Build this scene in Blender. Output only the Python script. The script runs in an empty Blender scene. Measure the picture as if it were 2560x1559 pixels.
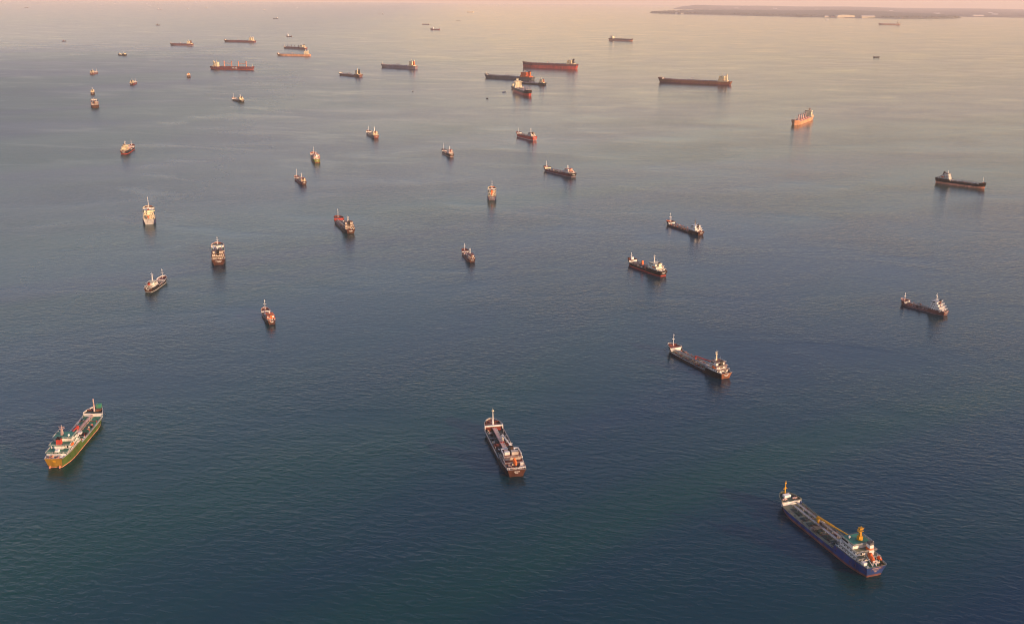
import bpy, math, random
from mathutils import Matrix, Vector

# ------------------------------------------------------------------ camera, sky, sun, exposure
sc = bpy.context.scene
COL = sc.collection
RE = 7.43e6                      # effective earth radius, the sea surface curves away to its horizon
CAM_H = 330.0
pitch, roll = math.radians(17.042), math.radians(0.52)
cam = bpy.data.cameras.new('camera')
cam_ob = bpy.data.objects.new('camera', cam)
COL.objects.link(cam_ob)
cam.sensor_width = 36.0
cam.lens = 36.0 * 2600 / 2560
cam.clip_start, cam.clip_end = 1.0, 200000.0
fw = Vector((0, math.cos(pitch), -math.sin(pitch)))
r0 = Vector((1, 0, 0)); u0 = r0.cross(fw)
rt = math.cos(roll) * r0 + math.sin(roll) * u0
up = -math.sin(roll) * r0 + math.cos(roll) * u0
m = Matrix((rt, up, -fw)).transposed().to_4x4()
m.translation = (0, 0, CAM_H)
cam_ob.matrix_world = m
sc.camera = cam_ob

SUN_EL, SUN_ROT = math.radians(11.0), math.radians(120.0)
world = bpy.data.worlds.new('World'); sc.world = world; world.use_nodes = True
wn = world.node_tree
sky = wn.nodes.new('ShaderNodeTexSky')
sky.sky_type = 'NISHITA'; sky.sun_disc = False
sky.sun_elevation, sky.sun_rotation = SUN_EL, SUN_ROT
sky.air_density, sky.dust_density, sky.ozone_density, sky.altitude = 1.45, 0.45, 0.3, 0.0
wb_ = wn.nodes.new('ShaderNodeMix'); wb_.data_type = 'RGBA'; wb_.blend_type = 'MULTIPLY'; wb_.inputs[0].default_value = 1.0
wb_.inputs[7].default_value = (0.88, 0.83, 1.22, 1)      # the photograph's rosy white balance, over the whole sky alike
wn.links.new(sky.outputs[0], wb_.inputs[6]); wn.links.new(wb_.outputs[2], wn.nodes['Background'].inputs[0])
wn.nodes['Background'].inputs[1].default_value = 0.15

sl = bpy.data.lights.new('sun', 'SUN'); sl.energy = 5.0; sl.angle = math.radians(0.6); sl.color = (1.0, 0.62, 0.35)
sun = bpy.data.objects.new('sun', sl); COL.objects.link(sun)
sd = Vector((math.sin(SUN_ROT) * math.cos(SUN_EL), math.cos(SUN_ROT) * math.cos(SUN_EL), math.sin(SUN_EL)))
sun.rotation_euler = sd.to_track_quat('Z', 'Y').to_euler()
sun.location = (300, -300, 500)

vs = sc.view_settings
vs.view_transform = 'Standard'; vs.look = 'None'; vs.gamma = 1.0; vs.use_curve_mapping = False
vs.exposure = 0.45
sc.cycles.use_denoising = True
sc.cycles.denoiser = 'OPENIMAGEDENOISE'
sc.cycles.denoising_input_passes = 'RGB_ALBEDO_NORMAL'
sc.cycles.volume_bounces = 1
sc.cycles.filter_width = 1.0

# ------------------------------------------------------------------ materials
MATS = {}
def paint(name, rgb, rust=0.15, rough=0.55, grime=0.25, scale=0.17):
    mt = bpy.data.materials.new(name); mt.use_nodes = True
    n = mt.node_tree; L = n.links.new; b = n.nodes['Principled BSDF']
    tc = n.nodes.new('ShaderNodeTexCoord')
    mp = n.nodes.new('ShaderNodeMapping'); mp.inputs['Scale'].default_value = (scale, scale, scale * 0.35)
    L(tc.outputs['Object'], mp.inputs[0])
    n1 = n.nodes.new('ShaderNodeTexNoise'); n1.inputs['Scale'].default_value = 1.0; n1.inputs['Detail'].default_value = 5
    L(mp.outputs[0], n1.inputs['Vector'])
    n2 = n.nodes.new('ShaderNodeTexNoise'); n2.inputs['Scale'].default_value = 3.1; n2.inputs['Detail'].default_value = 6
    L(mp.outputs[0], n2.inputs['Vector'])
    r1 = n.nodes.new('ShaderNodeMapRange'); r1.inputs[1].default_value = .35; r1.inputs[2].default_value = .7
    r1.inputs[3].default_value = 1.0 + grime * .4; r1.inputs[4].default_value = 1.0 - grime
    L(n1.outputs[0], r1.inputs[0])
    mul = n.nodes.new('ShaderNodeMix'); mul.data_type = 'RGBA'; mul.blend_type = 'MULTIPLY'; mul.inputs[0].default_value = 1
    mul.inputs[6].default_value = (*rgb, 1)
    L(r1.outputs[0], mul.inputs[7])
    r2 = n.nodes.new('ShaderNodeMapRange'); r2.inputs[1].default_value = .56; r2.inputs[2].default_value = .72
    r2.inputs[3].default_value = 0; r2.inputs[4].default_value = min(1, rust * 3)
    L(n2.outputs[0], r2.inputs[0])
    mx = n.nodes.new('ShaderNodeMix'); mx.data_type = 'RGBA'
    L(r2.outputs[0], mx.inputs[0]); L(mul.outputs[2], mx.inputs[6]); mx.inputs[7].default_value = (.17, .065, .03, 1)
    L(mx.outputs[2], b.inputs['Base Color'])
    b.inputs['Roughness'].default_value = rough
    b.inputs['Specular IOR Level'].default_value = .3
    MATS[name] = mt
    return mt
PAL = dict(
    white=(.74, .71, .66), cream=(.72, .62, .42), grey=(.32, .31, .30), light_grey=(.5, .48, .46), dark_grey=(.09, .09, .095),
    black=(.009, .009, .011), red=(.42, .05, .035), boot_red=(.27, .055, .045), maroon=(.15, .03, .035), brown=(.15, .06, .05),
    purple_grey=(.2, .15, .17), blue=(.014, .045, .17), boot_brown=(.15, .06, .05), navy=(.02, .035, .1), green=(.055, .10, .02), olive=(.20, .22, .05),
    ochre=(.30, .17, .025), salmon=(.62, .25, .16), orange=(.75, .15, .03), yellow=(.72, .36, .02), pink=(.55, .38, .34),
    deck_green=(.035, .21, .13), deck_dark=(.022, .05, .04), deck_olive=(.17, .18, .12), deck_red=(.2, .055, .04),
    dark_brown=(.07, .028, .02), deck_grey=(.20, .155, .125), deck_brown=(.20, .09, .055), orange_hull=(.62, .30, .16), dirty_white=(.52, .45, .38), rust=(.22, .085, .045), sand=(.6, .52, .4))
for k, v in PAL.items():
    paint(k, v, rust=.10 if k in ('white', 'cream', 'orange', 'yellow') else .24, grime=.4)
def glass_mat():
    mt = bpy.data.materials.new('window_glass'); mt.use_nodes = True
    b = mt.node_tree.nodes['Principled BSDF']
    n = mt.node_tree; tc = n.nodes.new('ShaderNodeTexCoord'); no = n.nodes.new('ShaderNodeTexNoise'); no.inputs['Scale'].default_value = 1.5
    r = n.nodes.new('ShaderNodeMapRange'); r.inputs[3].default_value = .08; r.inputs[4].default_value = .25
    n.links.new(tc.outputs['Object'], no.inputs[0]); n.links.new(no.outputs[0], r.inputs[0]); n.links.new(r.outputs[0], b.inputs['Roughness'])
    b.inputs['Base Color'].default_value = (.015, .018, .022, 1)
    MATS['glass'] = mt
glass_mat()

# ------------------------------------------------------------------ mesh helpers
class MB:
    def __init__(s): s.v = []; s.f = []
    def add(s, vs_, fs):
        o = len(s.v); s.v += [tuple(p) for p in vs_]; s.f += [tuple(i + o for i in f) for f in fs]; return s
    def box(s, x0, x1, y0, y1, z0, z1, tx=0, ty=0, ta=None):
        """box; tx/ty shrink the top, ta leans the aft end of the top forward"""
        a = tx if ta is None else ta
        return s.add([(x0, y0, z0), (x1, y0, z0), (x1, y1, z0), (x0, y1, z0),
                      (x0 + a, y0 + ty, z1), (x1 - tx, y0 + ty, z1), (x1 - tx, y1 - ty, z1), (x0 + a, y1 - ty, z1)],
                     [(0, 3, 2, 1), (4, 5, 6, 7), (0, 1, 5, 4), (1, 2, 6, 5), (2, 3, 7, 6), (3, 0, 4, 7)])
    def bar(s, p, q, r, r2=None, n=6):
        p, q = Vector(p), Vector(q); d = q - p
        if d.length < 1e-6: return s
        d.normalize(); a = d.orthogonal().normalized(); b = d.cross(a); r2 = r if r2 is None else r2
        vs_ = []
        for c, rr in ((p, r), (q, r2)):
            for i in range(n):
                t = 2 * math.pi * (i + .5) / n
                vs_.append(c + (a * math.cos(t) + b * math.sin(t)) * rr)
        fs = [(i, (i + 1) % n, n + (i + 1) % n, n + i) for i in range(n)] + [tuple(range(n))[::-1], tuple(range(n, 2 * n))]
        return s.add(vs_, fs)
    def beam(s, p, q, w, hgt, w2=None, h2=None):
        """rectangular beam from p to q, w across, hgt in its upright direction"""
        p, q = Vector(p), Vector(q); d = (q - p).normalized(); side = d.cross(Vector((0, 0, 1)))
        if side.length < 1e-4: side = Vector((0, 1, 0))
        side.normalize(); u = side.cross(d); w2 = w2 or w; h2 = h2 or hgt
        vs_ = []
        for c, ww, hh in ((p, w, hgt), (q, w2, h2)):
            for a, b in ((-1, -1), (1, -1), (1, 1), (-1, 1)):
                vs_.append(c + side * a * ww / 2 + u * b * hh / 2)
        return s.add(vs_, [(0, 1, 2, 3), (7, 6, 5, 4), (0, 4, 5, 1), (1, 5, 6, 2), (2, 6, 7, 3), (3, 7, 4, 0)])
    def ball(s, c, rx, ry=None, rz=None, n=10, m_=6, z0=-1.0):
        ry = ry or rx; rz = rz or rx; c = Vector(c); vs_ = []; fs = []
        for j in range(m_ + 1):
            ph = math.pi * j / m_; z = max(z0, math.cos(ph)); rr = math.sin(ph)
            for i in range(n):
                t = 2 * math.pi * i / n
                vs_.append((c.x + rx * rr * math.cos(t), c.y + ry * rr * math.sin(t), c.z + rz * z))
        for j in range(m_):
            for i in range(n):
                fs.append((j * n + i, (j + 1) * n + i, (j + 1) * n + (i + 1) % n, j * n + (i + 1) % n))
        return s.add(vs_, fs)
    def rail(s, pts, hgt=1.1, r=.06, step=2.5):
        for p, q in zip(pts, pts[1:]):
            p, q = Vector(p), Vector(q)
            for f_ in (1.0, .5): s.bar(p + Vector((0, 0, hgt * f_)), q + Vector((0, 0, hgt * f_)), r, n=4)
            k = max(1, int((q - p).length / step))
            for i in range(k + 1):
                c = p.lerp(q, i / k); s.bar(c, c + Vector((0, 0, hgt)), r, n=4)
        return s
    def build(s, name, mat, parent=None):
        me = bpy.data.meshes.new(name); me.from_pydata(s.v, [], s.f); me.update()
        o = bpy.data.objects.new(name, me); COL.objects.link(o); o.parent = parent
        me.materials.append(MATS[mat] if isinstance(mat, str) else mat)
        return o
def tag(o, label=None, cat=None, group=None, kind=None):
    for k, v in (('label', label), ('category', cat), ('group', group), ('kind', kind)):
        if v: o[k] = v
    return o
def sea_z(x, y): return -(x * x + y * y) / (2 * RE)
def root(name, x, y, hd, label, cat, group=None):
    o = bpy.data.objects.new(name, None); COL.objects.link(o); o.empty_display_size = 5
    o.location = (x, y, sea_z(x, y)); o.rotation_euler = (0, 0, math.radians(hd))
    return tag(o, label, cat, group)

# ------------------------------------------------------------------ sea
WIND = .30
def sea_material(name, bump=1.0, rough0=.105, rough1=.125, tint=None):
    mt = bpy.data.materials.new(name); mt.use_nodes = True
    n = mt.node_tree; L = n.links.new; b = n.nodes['Principled BSDF']
    geo = n.nodes.new('ShaderNodeNewGeometry')
    def noise(rot, sx, sy, scale=1.0, detail=3.0, rough=.55, dist=0.0):
        mp = n.nodes.new('ShaderNodeMapping'); mp.vector_type = 'TEXTURE'
        mp.inputs['Rotation'].default_value = (0, 0, math.radians(rot))
        mp.inputs['Scale'].default_value = (sx, sy, 1000.0)
        L(geo.outputs['Position'], mp.inputs[0])
        t = n.nodes.new('ShaderNodeTexNoise'); t.inputs['Scale'].default_value = scale
        t.inputs['Detail'].default_value = detail; t.inputs['Roughness'].default_value = rough; t.inputs['Distortion'].default_value = dist
        L(mp.outputs[0], t.inputs['Vector']); return t.outputs[0]
    def math_(op, a, b_=None, c=None):
        t = n.nodes.new('ShaderNodeMath'); t.operation = op
        for i, v in enumerate((a, b_, c)):
            if v is None: continue
            if isinstance(v, (int, float)): t.inputs[i].default_value = v
            else: L(v, t.inputs[i])
        return t.outputs[0]
    def rng(a, i0, i1, o0, o1):
        t = n.nodes.new('ShaderNodeMapRange'); t.interpolation_type = 'SMOOTHSTEP'
        for i, v in enumerate((i0, i1, o0, o1)): t.inputs[i + 1].default_value = v
        L(a, t.inputs[0]); return t.outputs[0]
    w1 = noise(-14, 8.0, 4.4, 1, 3, .5, .25)       # wind chop
    w2 = noise(22, 26.0, 14.0, 1, 2, .5)            # longer, crossing swell
    w3 = noise(-35, 2.8, 1.9, 1, 2, .6)             # small ripples
    hgt = math_('ADD', math_('MULTIPLY', w1, .44), math_('ADD', math_('MULTIPLY', w2, .25), math_('MULTIPLY', w3, .13)))
    gust = noise(8, 330.0, 190.0, 1, 4, .55, .6)
    streak = noise(-10, 260.0, 120.0, 1, 4, .6, .8)
    amp = math_('ADD', rng(gust, .32, .68, .55, 1.25), rng(streak, .5, .70, .05, -.28))
    bp = n.nodes.new('ShaderNodeBump'); bp.inputs['Strength'].default_value = 1.0
    L(math_('MULTIPLY', hgt, math_('MULTIPLY', amp, bump)), bp.inputs['Height'])
    bp.inputs['Distance'].default_value = 1.15
    L(bp.outputs[0], b.inputs['Normal'])
    # the breeze: the water to the west lies in the wind and is rougher, to the east it is calmer
    sep = n.nodes.new('ShaderNodeSeparateXYZ'); L(geo.outputs['Position'], sep.inputs[0])
    wide = noise(20, 1400.0, 1000.0, 1, 3, .5, .4)
    wx = math_('ADD', math_('ADD', sep.outputs[0], math_('MULTIPLY', math_('SUBTRACT', wide, .5), 450.0)), math_('MULTIPLY', sep.outputs[1], .06))
    breeze = math_('MULTIPLY', rng(wx, -1800.0, 900.0, 1.0, 0.0), rng(sep.outputs[1], 1800.0, 8000.0, 1.0, .42))
    L(math_('ADD', math_('ADD', rng(gust, .3, .72, rough0, rough1), math_('MULTIPLY', breeze, WIND)), rng(streak, .5, .68, .01, -.03)), b.inputs['Roughness'])
    # the body of the water: bluer currents and greener, siltier ones
    cur = noise(35, 1500.0, 520.0, 1, 4, .5, .8)
    mx = n.nodes.new('ShaderNodeMix'); mx.data_type = 'RGBA'
    L(rng(cur, .38, .62, 0, 1), mx.inputs[0])
    mx.inputs[6].default_value = (0, .022, .044, 1)
    mx.inputs[7].default_value = (0, .044, .028, 1)
    L(mx.outputs[2], b.inputs['Base Color'])
    b.inputs['IOR'].default_value = 1.333
    b.inputs['Specular Tint'].default_value = (.0, .62, 1.0, 1)      # facing reflections take the water's own tint, grazing ones stay clear
    return mt
MATS['sea'] = sea_material('sea_water')
def build_sea():
    v = [(0, 0, 0)]; f = []; n = 240
    rs = [60]
    while rs[-1] < 76000: rs.append(rs[-1] * 1.07 + 8)
    for r in rs:
        for i in range(n):
            a = 2 * math.pi * i / n; x, y = r * math.cos(a), r * math.sin(a)
            v.append((x, y, sea_z(x, y)))
    f += [(0, 1 + i, 1 + (i + 1) % n) for i in range(n)]
    for k in range(len(rs) - 1):
        for i in range(n):
            a, b_ = 1 + k * n, 1 + (k + 1) * n
            f.append((a + i, b_ + i, b_ + (i + 1) % n, a + (i + 1) % n))
    me = bpy.data.meshes.new('sea'); me.from_pydata(v, [], f); me.polygons.foreach_set('use_smooth', [True] * len(f)); me.update()
    me.materials.append(MATS['sea'])
    o = bpy.data.objects.new('sea', me); COL.objects.link(o)
    tag(o, 'open sea with small wind ripples', None, None, 'structure')
build_sea()

# ------------------------------------------------------------------ haze over the water
def build_haze():
    mt = bpy.data.materials.new('haze_air'); mt.use_nodes = True
    n = mt.node_tree; n.nodes.remove(n.nodes['Principled BSDF'])
    pv = n.nodes.new('ShaderNodeVolumePrincipled')
    pv.inputs['Color'].default_value = (1, .9, .87, 1)
    pv.inputs['Density'].default_value = HAZE
    pv.inputs['Anisotropy'].default_value = 0.0
    n.links.new(pv.outputs[0], n.nodes['Material Output'].inputs['Volume'])
    R = 80000.0
    o = MB().box(-R, R, -R, R, sea_z(76500, 0) - 1.5, CAM_H + 12).build('haze', mt)
    tag(o, 'warm evening haze over the sea', None, None, 'stuff')
HAZE = 2.8e-5
build_haze()
# ------------------------------------------------------------------ ship builder (x forward, y to port, z up from the waterline)
def sstep(a, b, t):
    t = max(0.0, min(1.0, (t - a) / (b - a))); return t * t * (3 - 2 * t)
class Ship:
    def __init__(s, name, label, cat, pos, hd, L, B, fb, bt=0.0, fc=(.10, 2.4), pp=(.24, 2.4), hull='black', boot='boot_red',
                 deck='deck_grey', fdeck=None, pdeck=None, gun=None, bulk='white', tw=.82, bow=1.0, transom=None, mb=.35, bwk=1.1,
                 group=None, house='white', sheer=1.2, rake=.03, open_stern=False, inner=None):
        s.L, s.B, s.fb, s.fc, s.pp, s.tw, s.bow = L, B, fb, fc, pp, tw, bow
        s.sheer, s.rake, s.mb, s.bwk, s.bt = sheer, rake, mb, bwk, bt
        s.house_m = house; s.deck_m = deck
        s.r = root(name, pos[0], pos[1], hd, label, cat, group)
        s.hull_m = hull
        s.make_hull(hull, boot, deck, fdeck or deck, pdeck or deck, gun or hull, bulk, transom, inner)
    # --- form
    def hb(s, t):      # half breadth at deck
        if t < .16: w = s.tw + (1 - s.tw) * math.sin(math.pi / 2 * t / .16)
        else: w = 1.0
        b0 = .80
        if t > b0:
            q = (t - b0) / (1 - b0); w *= max(0.0, 1 - q ** (2.3 * s.bow)) ** .62
        return w * s.B / 2
    def wb(s, t):      # half breadth at waterline
        w = (s.tw * .72) + (1 - s.tw * .72) * math.sin(math.pi / 2 * min(1, t / .2))
        if t > .74:
            q = (t - .74) / .26; w *= max(0.0, 1 - q ** (1.9 * s.bow)) ** .8
        return w * s.B / 2
    def X(s, t): return (t - .5) * s.L
    def raise_(s, t):
        a = s.fc[1] * sstep(1 - s.fc[0] - .012, 1 - s.fc[0], t) if s.fc[0] else 0
        b = s.pp[1] * (1 - sstep(s.pp[0], s.pp[0] + .012, t)) if s.pp[0] else 0
        return a + b
    def dz(s, t, deck=None):
        sh = s.sheer * max(0, (t - .55) / .45) ** 2 + .35 * s.sheer * max(0, (.25 - t) / .25) ** 2
        return s.fb + sh + (s.raise_(t) if deck is None else deck)
    def bw(s, t):
        k = (sstep(1 - s.fc[0] - .02, 1 - s.fc[0], t) if s.fc[0] else 0) + (1 - sstep(s.pp[0], s.pp[0] + .02, t) if s.pp[0] else 0)
        return s.mb + (s.bwk - s.mb) * min(1, k)
    def pt(s, t, z):
        zt = s.dz(t) + s.bw(t); g = max(0.0, min(1.0, z / zt)) ** 1.2
        y = s.wb(t) * (1 - g) + s.hb(t) * g
        xw = s.X(.018 + t * (1 - .018 - s.rake)); x = xw * (1 - g) + s.X(t) * g
        return (x, y, z)
    def ts(s):
        a = [0, .015, .04, .08, .12, .16, .22, .3, .4, .5, .6, .7, .75, .8, .84, .87, .90, .925, .945, .96, .975, .985, .993, .998, 1.0]
        if s.fc[0]: a += [1 - s.fc[0] - .012, 1 - s.fc[0] - .006, 1 - s.fc[0]]
        if s.pp[0]: a += [s.pp[0], s.pp[0] + .006, s.pp[0] + .012]
        a.sort(); o = [a[0]]
        for t in a[1:]:
            if t - o[-1] > .0015: o.append(t)
        return o
    def part(s, name, mb, mat, parent=None): return mb.build(name, mat, parent or s.r)
    def make_hull(s, hull, boot, deck, fdeck, pdeck, gun, bulk, transom, inner):
        T = s.ts()
        def skin(levels, with_transom=True):
            mb = MB(); n = len(levels(0)); idx = []
            for sg in (1, -1):
                base = len(mb.v)
                for t in T:
                    for z in levels(t):
                        x, y, zz = s.pt(t, z); mb.v.append((x, sg * y, zz))
                for i in range(len(T) - 1):
                    for j in range(n - 1):
                        a = base + i * n + j; q = (a, a + n, a + n + 1, a + 1)
                        mb.f.append(q if sg < 0 else q[::-1])
                idx.append(base)
            if with_transom:
                for j in range(n - 1):
                    mb.f.append((idx[0] + j, idx[0] + j + 1, idx[1] + j + 1, idx[1] + j))
            return mb
        top = lambda t: s.dz(t) + s.bw(t)
        bt = max(.05, s.bt)
        up_ = lambda t: [bt + (top(t) - bt) * k for k in (0, .33, .66, 1)]
        h = s.hull = s.part('hull', skin(up_, transom is None), hull)
        s.part('boot_topping', skin(lambda t: [-2.0, 0.0, bt]), boot if s.bt > .1 else hull, h)
        if transom:
            mb = MB(); z = up_(0); P = [s.pt(0, q) for q in z]
            for sg in (1, -1): mb.v += [(x - .02, sg * y, zz) for x, y, zz in P]
            n = len(P); mb.f = [(j, j + 1, n + j + 1, n + j) for j in range(n - 1)]
            s.part('transom', mb, transom)
        # gunwale cap and inner bulwark
        mb = MB(); w = min(.45, s.B * .03)
        for sg in (1, -1):
            base = len(mb.v)
            for t in T:
                x, y, z = s.pt(t, top(t)); yi = max(0, y - w) ; xi = x - (w if t > .97 else 0) + (w if t < .01 else 0)
                d = s.dz(t) - .05
                mb.v += [(x, sg * (y + .04), z - .12), (x, sg * (y + .04), z + .06), (xi, sg * yi, z + .06), (xi, sg * yi, d)]
            for i in range(len(T) - 1):
                for j in range(3):
                    a = base + i * 4 + j; q = (a, a + 4, a + 5, a + 1); mb.f.append(q if sg < 0 else q[::-1])
            if sg == 1: b1 = base
        for j in range(3): mb.f.append((b1 + j, b1 + j + 1, base + j + 1, base + j))
        s.part('gunwale', mb, gun, h)
        # decks
        def deck_(name, t0, t1, off, mat):
            mb = MB(); TT = [t0] + [t for t in T if t0 + .001 < t < t1 - .001] + [t1]
            for t in TT:
                x, y, _ = s.pt(t, s.dz(t)); z = s.dz(t, off); y = max(.01, y - .12)
                mb.v += [(x, y, z), (x, 0, z + .12), (x, -y, z)]
            for i in range(len(TT) - 1):
                for j in range(2): a = i * 3 + j; mb.f.append((a, a + 1, a + 4, a + 3))
            return s.part(name, mb, mat)
        f0 = 1 - s.fc[0] if s.fc[0] else .995
        p0 = s.pp[0] if s.pp[0] else .004
        deck_('main_deck', p0, f0, 0, deck)
        if s.fc[0]:
            deck_('forecastle_deck', f0 - .004, .994, s.fc[1], fdeck)
            z0, z1 = s.dz(f0, 0), s.dz(f0, s.fc[1]); y = s.hb(f0) - .1
            s.part('forecastle_bulkhead', MB().box(s.X(f0) - .35, s.X(f0) - .05, -y, y, z0 - .2, z1 + .1), bulk)
        if s.pp[0]:
            deck_('poop_deck', .004, p0 + .004, s.pp[1], pdeck)
            z0, z1 = s.dz(p0, 0), s.dz(p0, s.pp[1]); y = s.hb(p0) - .1
            s.part('poop_bulkhead', MB().box(s.X(p0) + .05, s.X(p0) + .35, -y, y, z0 - .2, z1 + .1), bulk)
    # --- fittings
    def superstructure(s, tiers, t0=None, deckm=None, wings=True, rails=False, z=None, mat=None, bands=True):
        """tiers: (x aft, x fwd, half width, height); last tier is the bridge"""
        mat = mat or s.house_m; z = s.dz(.1) if z is None else z
        o = None
        for i, (xa, xf, hw, hh) in enumerate(tiers):
            last = i == len(tiers) - 1
            b = s.part('accommodation_block' if o is None else 'bridge' if last else 'deckhouse_tier', MB().box(xa, xf, -hw, hw, z, z + hh), mat, o)
            o = o or b
            if bands:
                wb = MB(); wz0, wz1 = z + hh * (.45 if last else .5), z + hh * (.82 if last else .72)
                if last:
                    wb.box(xf - .05, xf + .06, -hw + .3, hw - .3, wz0, wz1)
                    for sg in (1, -1): wb.box(xa + (xf - xa) * .4, xf - .2, sg * hw - .06, sg * hw + .06, wz0, wz1)
                else:
                    k = max(2, int((xf - xa) / 2.6))
                    for sg in (1, -1):
                        for q in range(k):
                            c = xa + (q + .5) * (xf - xa) / k; wb.box(c - .6, c + .6, sg * hw - .05, sg * hw + .06, wz0 - .1, wz1 + .1)
                    k = max(2, int(2 * hw / 2.4))
                    for q in range(k):
                        c = -hw + (q + .5) * 2 * hw / k; wb.box(xf - .05, xf + .06, c - .6, c + .6, wz0 - .1, wz1 + .1)
                        wb.box(xa - .06, xa + .05, c - .5, c + .5, wz0 - (.9 if q % 3 == 0 else .1), wz1 + .1)
                s.part('window', wb, 'glass', o)['kind'] = 'stuff'
            z += hh
            ov = .55
            s.part('deck_slab', MB().box(xa - ov * 3, xf + ov * .5, -hw - ov, hw + ov, z, z + .18), deckm or mat, o)
            if rails:
                x0, x1, y0 = xa - ov * 3, xf + ov * .5, hw + ov
                s.part('railing', MB().rail([(x1, y0, z), (x0, y0, z), (x0, -y0, z), (x1, -y0, z)]), 'white', o)['kind'] = 'stuff'
            if last and wings:
                yw = s.B / 2 * .98
                for sg in (1, -1):
                    w = MB()
                    y0_, y1_ = sorted((sg * hw * .9, sg * yw)); zf = z - hh
                    w.box(xf - 2.6, xf - .2, y0_, y1_, zf - .05, zf + .12)
                    w.box(xf - .4, xf - .22, y0_, y1_, zf, zf + 1.1); w.box(xf - 2.6, xf - 2.42, y0_, y1_, zf, zf + 1.1)
                    y2, y3 = sorted((sg * (yw - .2), sg * yw)); w.box(xf - 2.6, xf - .2, y2, y3, zf, zf + 1.1)
                    s.part('bridge_wing', w, mat, o)
            z += .18
        s.top = z; s.house = o
        return o
    def funnel(s, x, z0, h, lx, ly, mat='black', cap='black', y=0, band=None):
        f = s.part('funnel', MB().box(x - lx, x + lx, y - ly, y + ly, z0, z0 + h, lx * .12, ly * .15, lx * .3), mat)
        s.part('funnel_top', MB().box(x - lx * .8, x + lx * .95, y - ly * .9, y + ly * .9, z0 + h, z0 + h + max(.8, h * .22), .1, .1)
               .bar((x - lx * .3, y - ly * .3, z0 + h), (x - lx * .5, y - ly * .3, z0 + h + h * .42), ly * .2)
               .bar((x + lx * .1, y + ly * .3, z0 + h), (x - lx * .1, y + ly * .3, z0 + h + h * .38), ly * .18), cap, f)
        if band: s.part('funnel_band', MB().box(x - lx * .98 + lx * .13, x + lx * .97, y - ly * .97, y + ly * .97, z0 + h * .45, z0 + h * .68), band, f)
        return f
    def foremast(s, x, z0, h, r=.35, mat='white', bars=((.55, 1.6),), lamp=True, rake=0.0):
        m_ = MB().bar((x, 0, z0), (x - rake * h, 0, z0 + h), r, r * .45, 8)
        for k, w in bars: m_.box(x - rake * h * k - .3, x - rake * h * k + .3, -w, w, z0 + h * k, z0 + h * k + .25)
        o = s.part('foremast', m_, mat)
        if lamp: s.part('mast_light', MB().box(x - rake * h - .35, x - rake * h + .35, -.5, .5, z0 + h * .82, z0 + h * .88), mat, o)
        return o
    def radar_mast(s, x, z0, h, w=.8, mat='white', y=0):
        m_ = MB().box(x - w, x + w, y - w, y + w, z0, z0 + h * .62, w * .45, w * .45)
        m_.bar((x, y, z0 + h * .6), (x, y, z0 + h), w * .28, w * .12)
        m_.box(x - w * .9, x + w * 1.4, y - w * 1.9, y + w * 1.9, z0 + h * .60, z0 + h * .63)
        m_.box(x - .12, x + .12, y - w * 2.6, y + w * 2.6, z0 + h * .80, z0 + h * .825)
        o = s.part('radar_mast', m_, mat)
        s.part('radar_scanner', MB().box(x + w * .6, x + w * .9, y - w * 1.7, y + w * 1.7, z0 + h * .70, z0 + h * .735).bar((x + w * .75, y, z0 + h * .63), (x + w * .75, y, z0 + h * .7), .15), mat, o)
        return o
    def crane(s, x, y, z0, h, tip, r=.8, mat='yellow', cab=True):
        """pedestal crane, boom lowered to tip (x, y, z)"""
        o = s.part('crane', MB().bar((x, y, z0), (x, y, z0 + h * .8), r, r * .9, 10), mat)
        s.part('slewing_house', MB().box(x - r * 1.5, x + r * 1.5, y - r * 1.3, y + r * 1.3, z0 + h * .72, z0 + h, r * .4, r * .3), mat, o)
        b = MB().beam((x, y, z0 + h * .9), tip, r * 1.0, r * 1.1, r * .7, r * .6)
        s.part('crane_boom', b, mat, o)
        q = Vector((x, y, z0 + h * .98)).lerp(Vector(tip), .45); q.z += r * .5
        s.part('luffing_cylinder', MB().bar((x, y, z0 + h + r * .6), q, r * .2).bar((x, y, z0 + h), (x, y, z0 + h + r * .8), r * .3), mat, o)
        return o
    def lifeboat(s, x, y, z, l=6.5, slope=.5, ramp='white', mat='orange'):
        d = Vector((-1, 0, -slope)).normalized(); n_ = Vector((-slope, 0, 1)).normalized(); c = Vector((x, y, z))
        mb = MB(); N = 8; K = 9
        for i in range(K):
            u = -1 + 2 * i / (K - 1); rr = max(.02, 1 - abs(u) ** 3) ** .5
            for j in range(N):
                a = 2 * math.pi * j / N; hh = math.sin(a) * (1.25 if math.sin(a) > 0 else .9)
                mb.v.append(tuple(c + d * u * l / 2 + Vector((0, 1, 0)) * math.cos(a) * 1.35 * rr + n_ * hh * 1.25 * rr))
        for i in range(K - 1):
            for j in range(N): mb.f.append((i * N + j, i * N + (j + 1) % N, (i + 1) * N + (j + 1) % N, (i + 1) * N + j))
        mb.f += [tuple(range(N)), tuple(range((K - 1) * N, K * N))[::-1]]
        o = s.part('lifeboat', mb, mat)
        cc = c - d * l * .22 + n_ * 1.5
        s.part('lifeboat_cabin', MB().box(cc.x - .8, cc.x + .8, y - .7, y + .7, cc.z - .5, cc.z + .6, .2, .2), mat, o)
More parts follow.
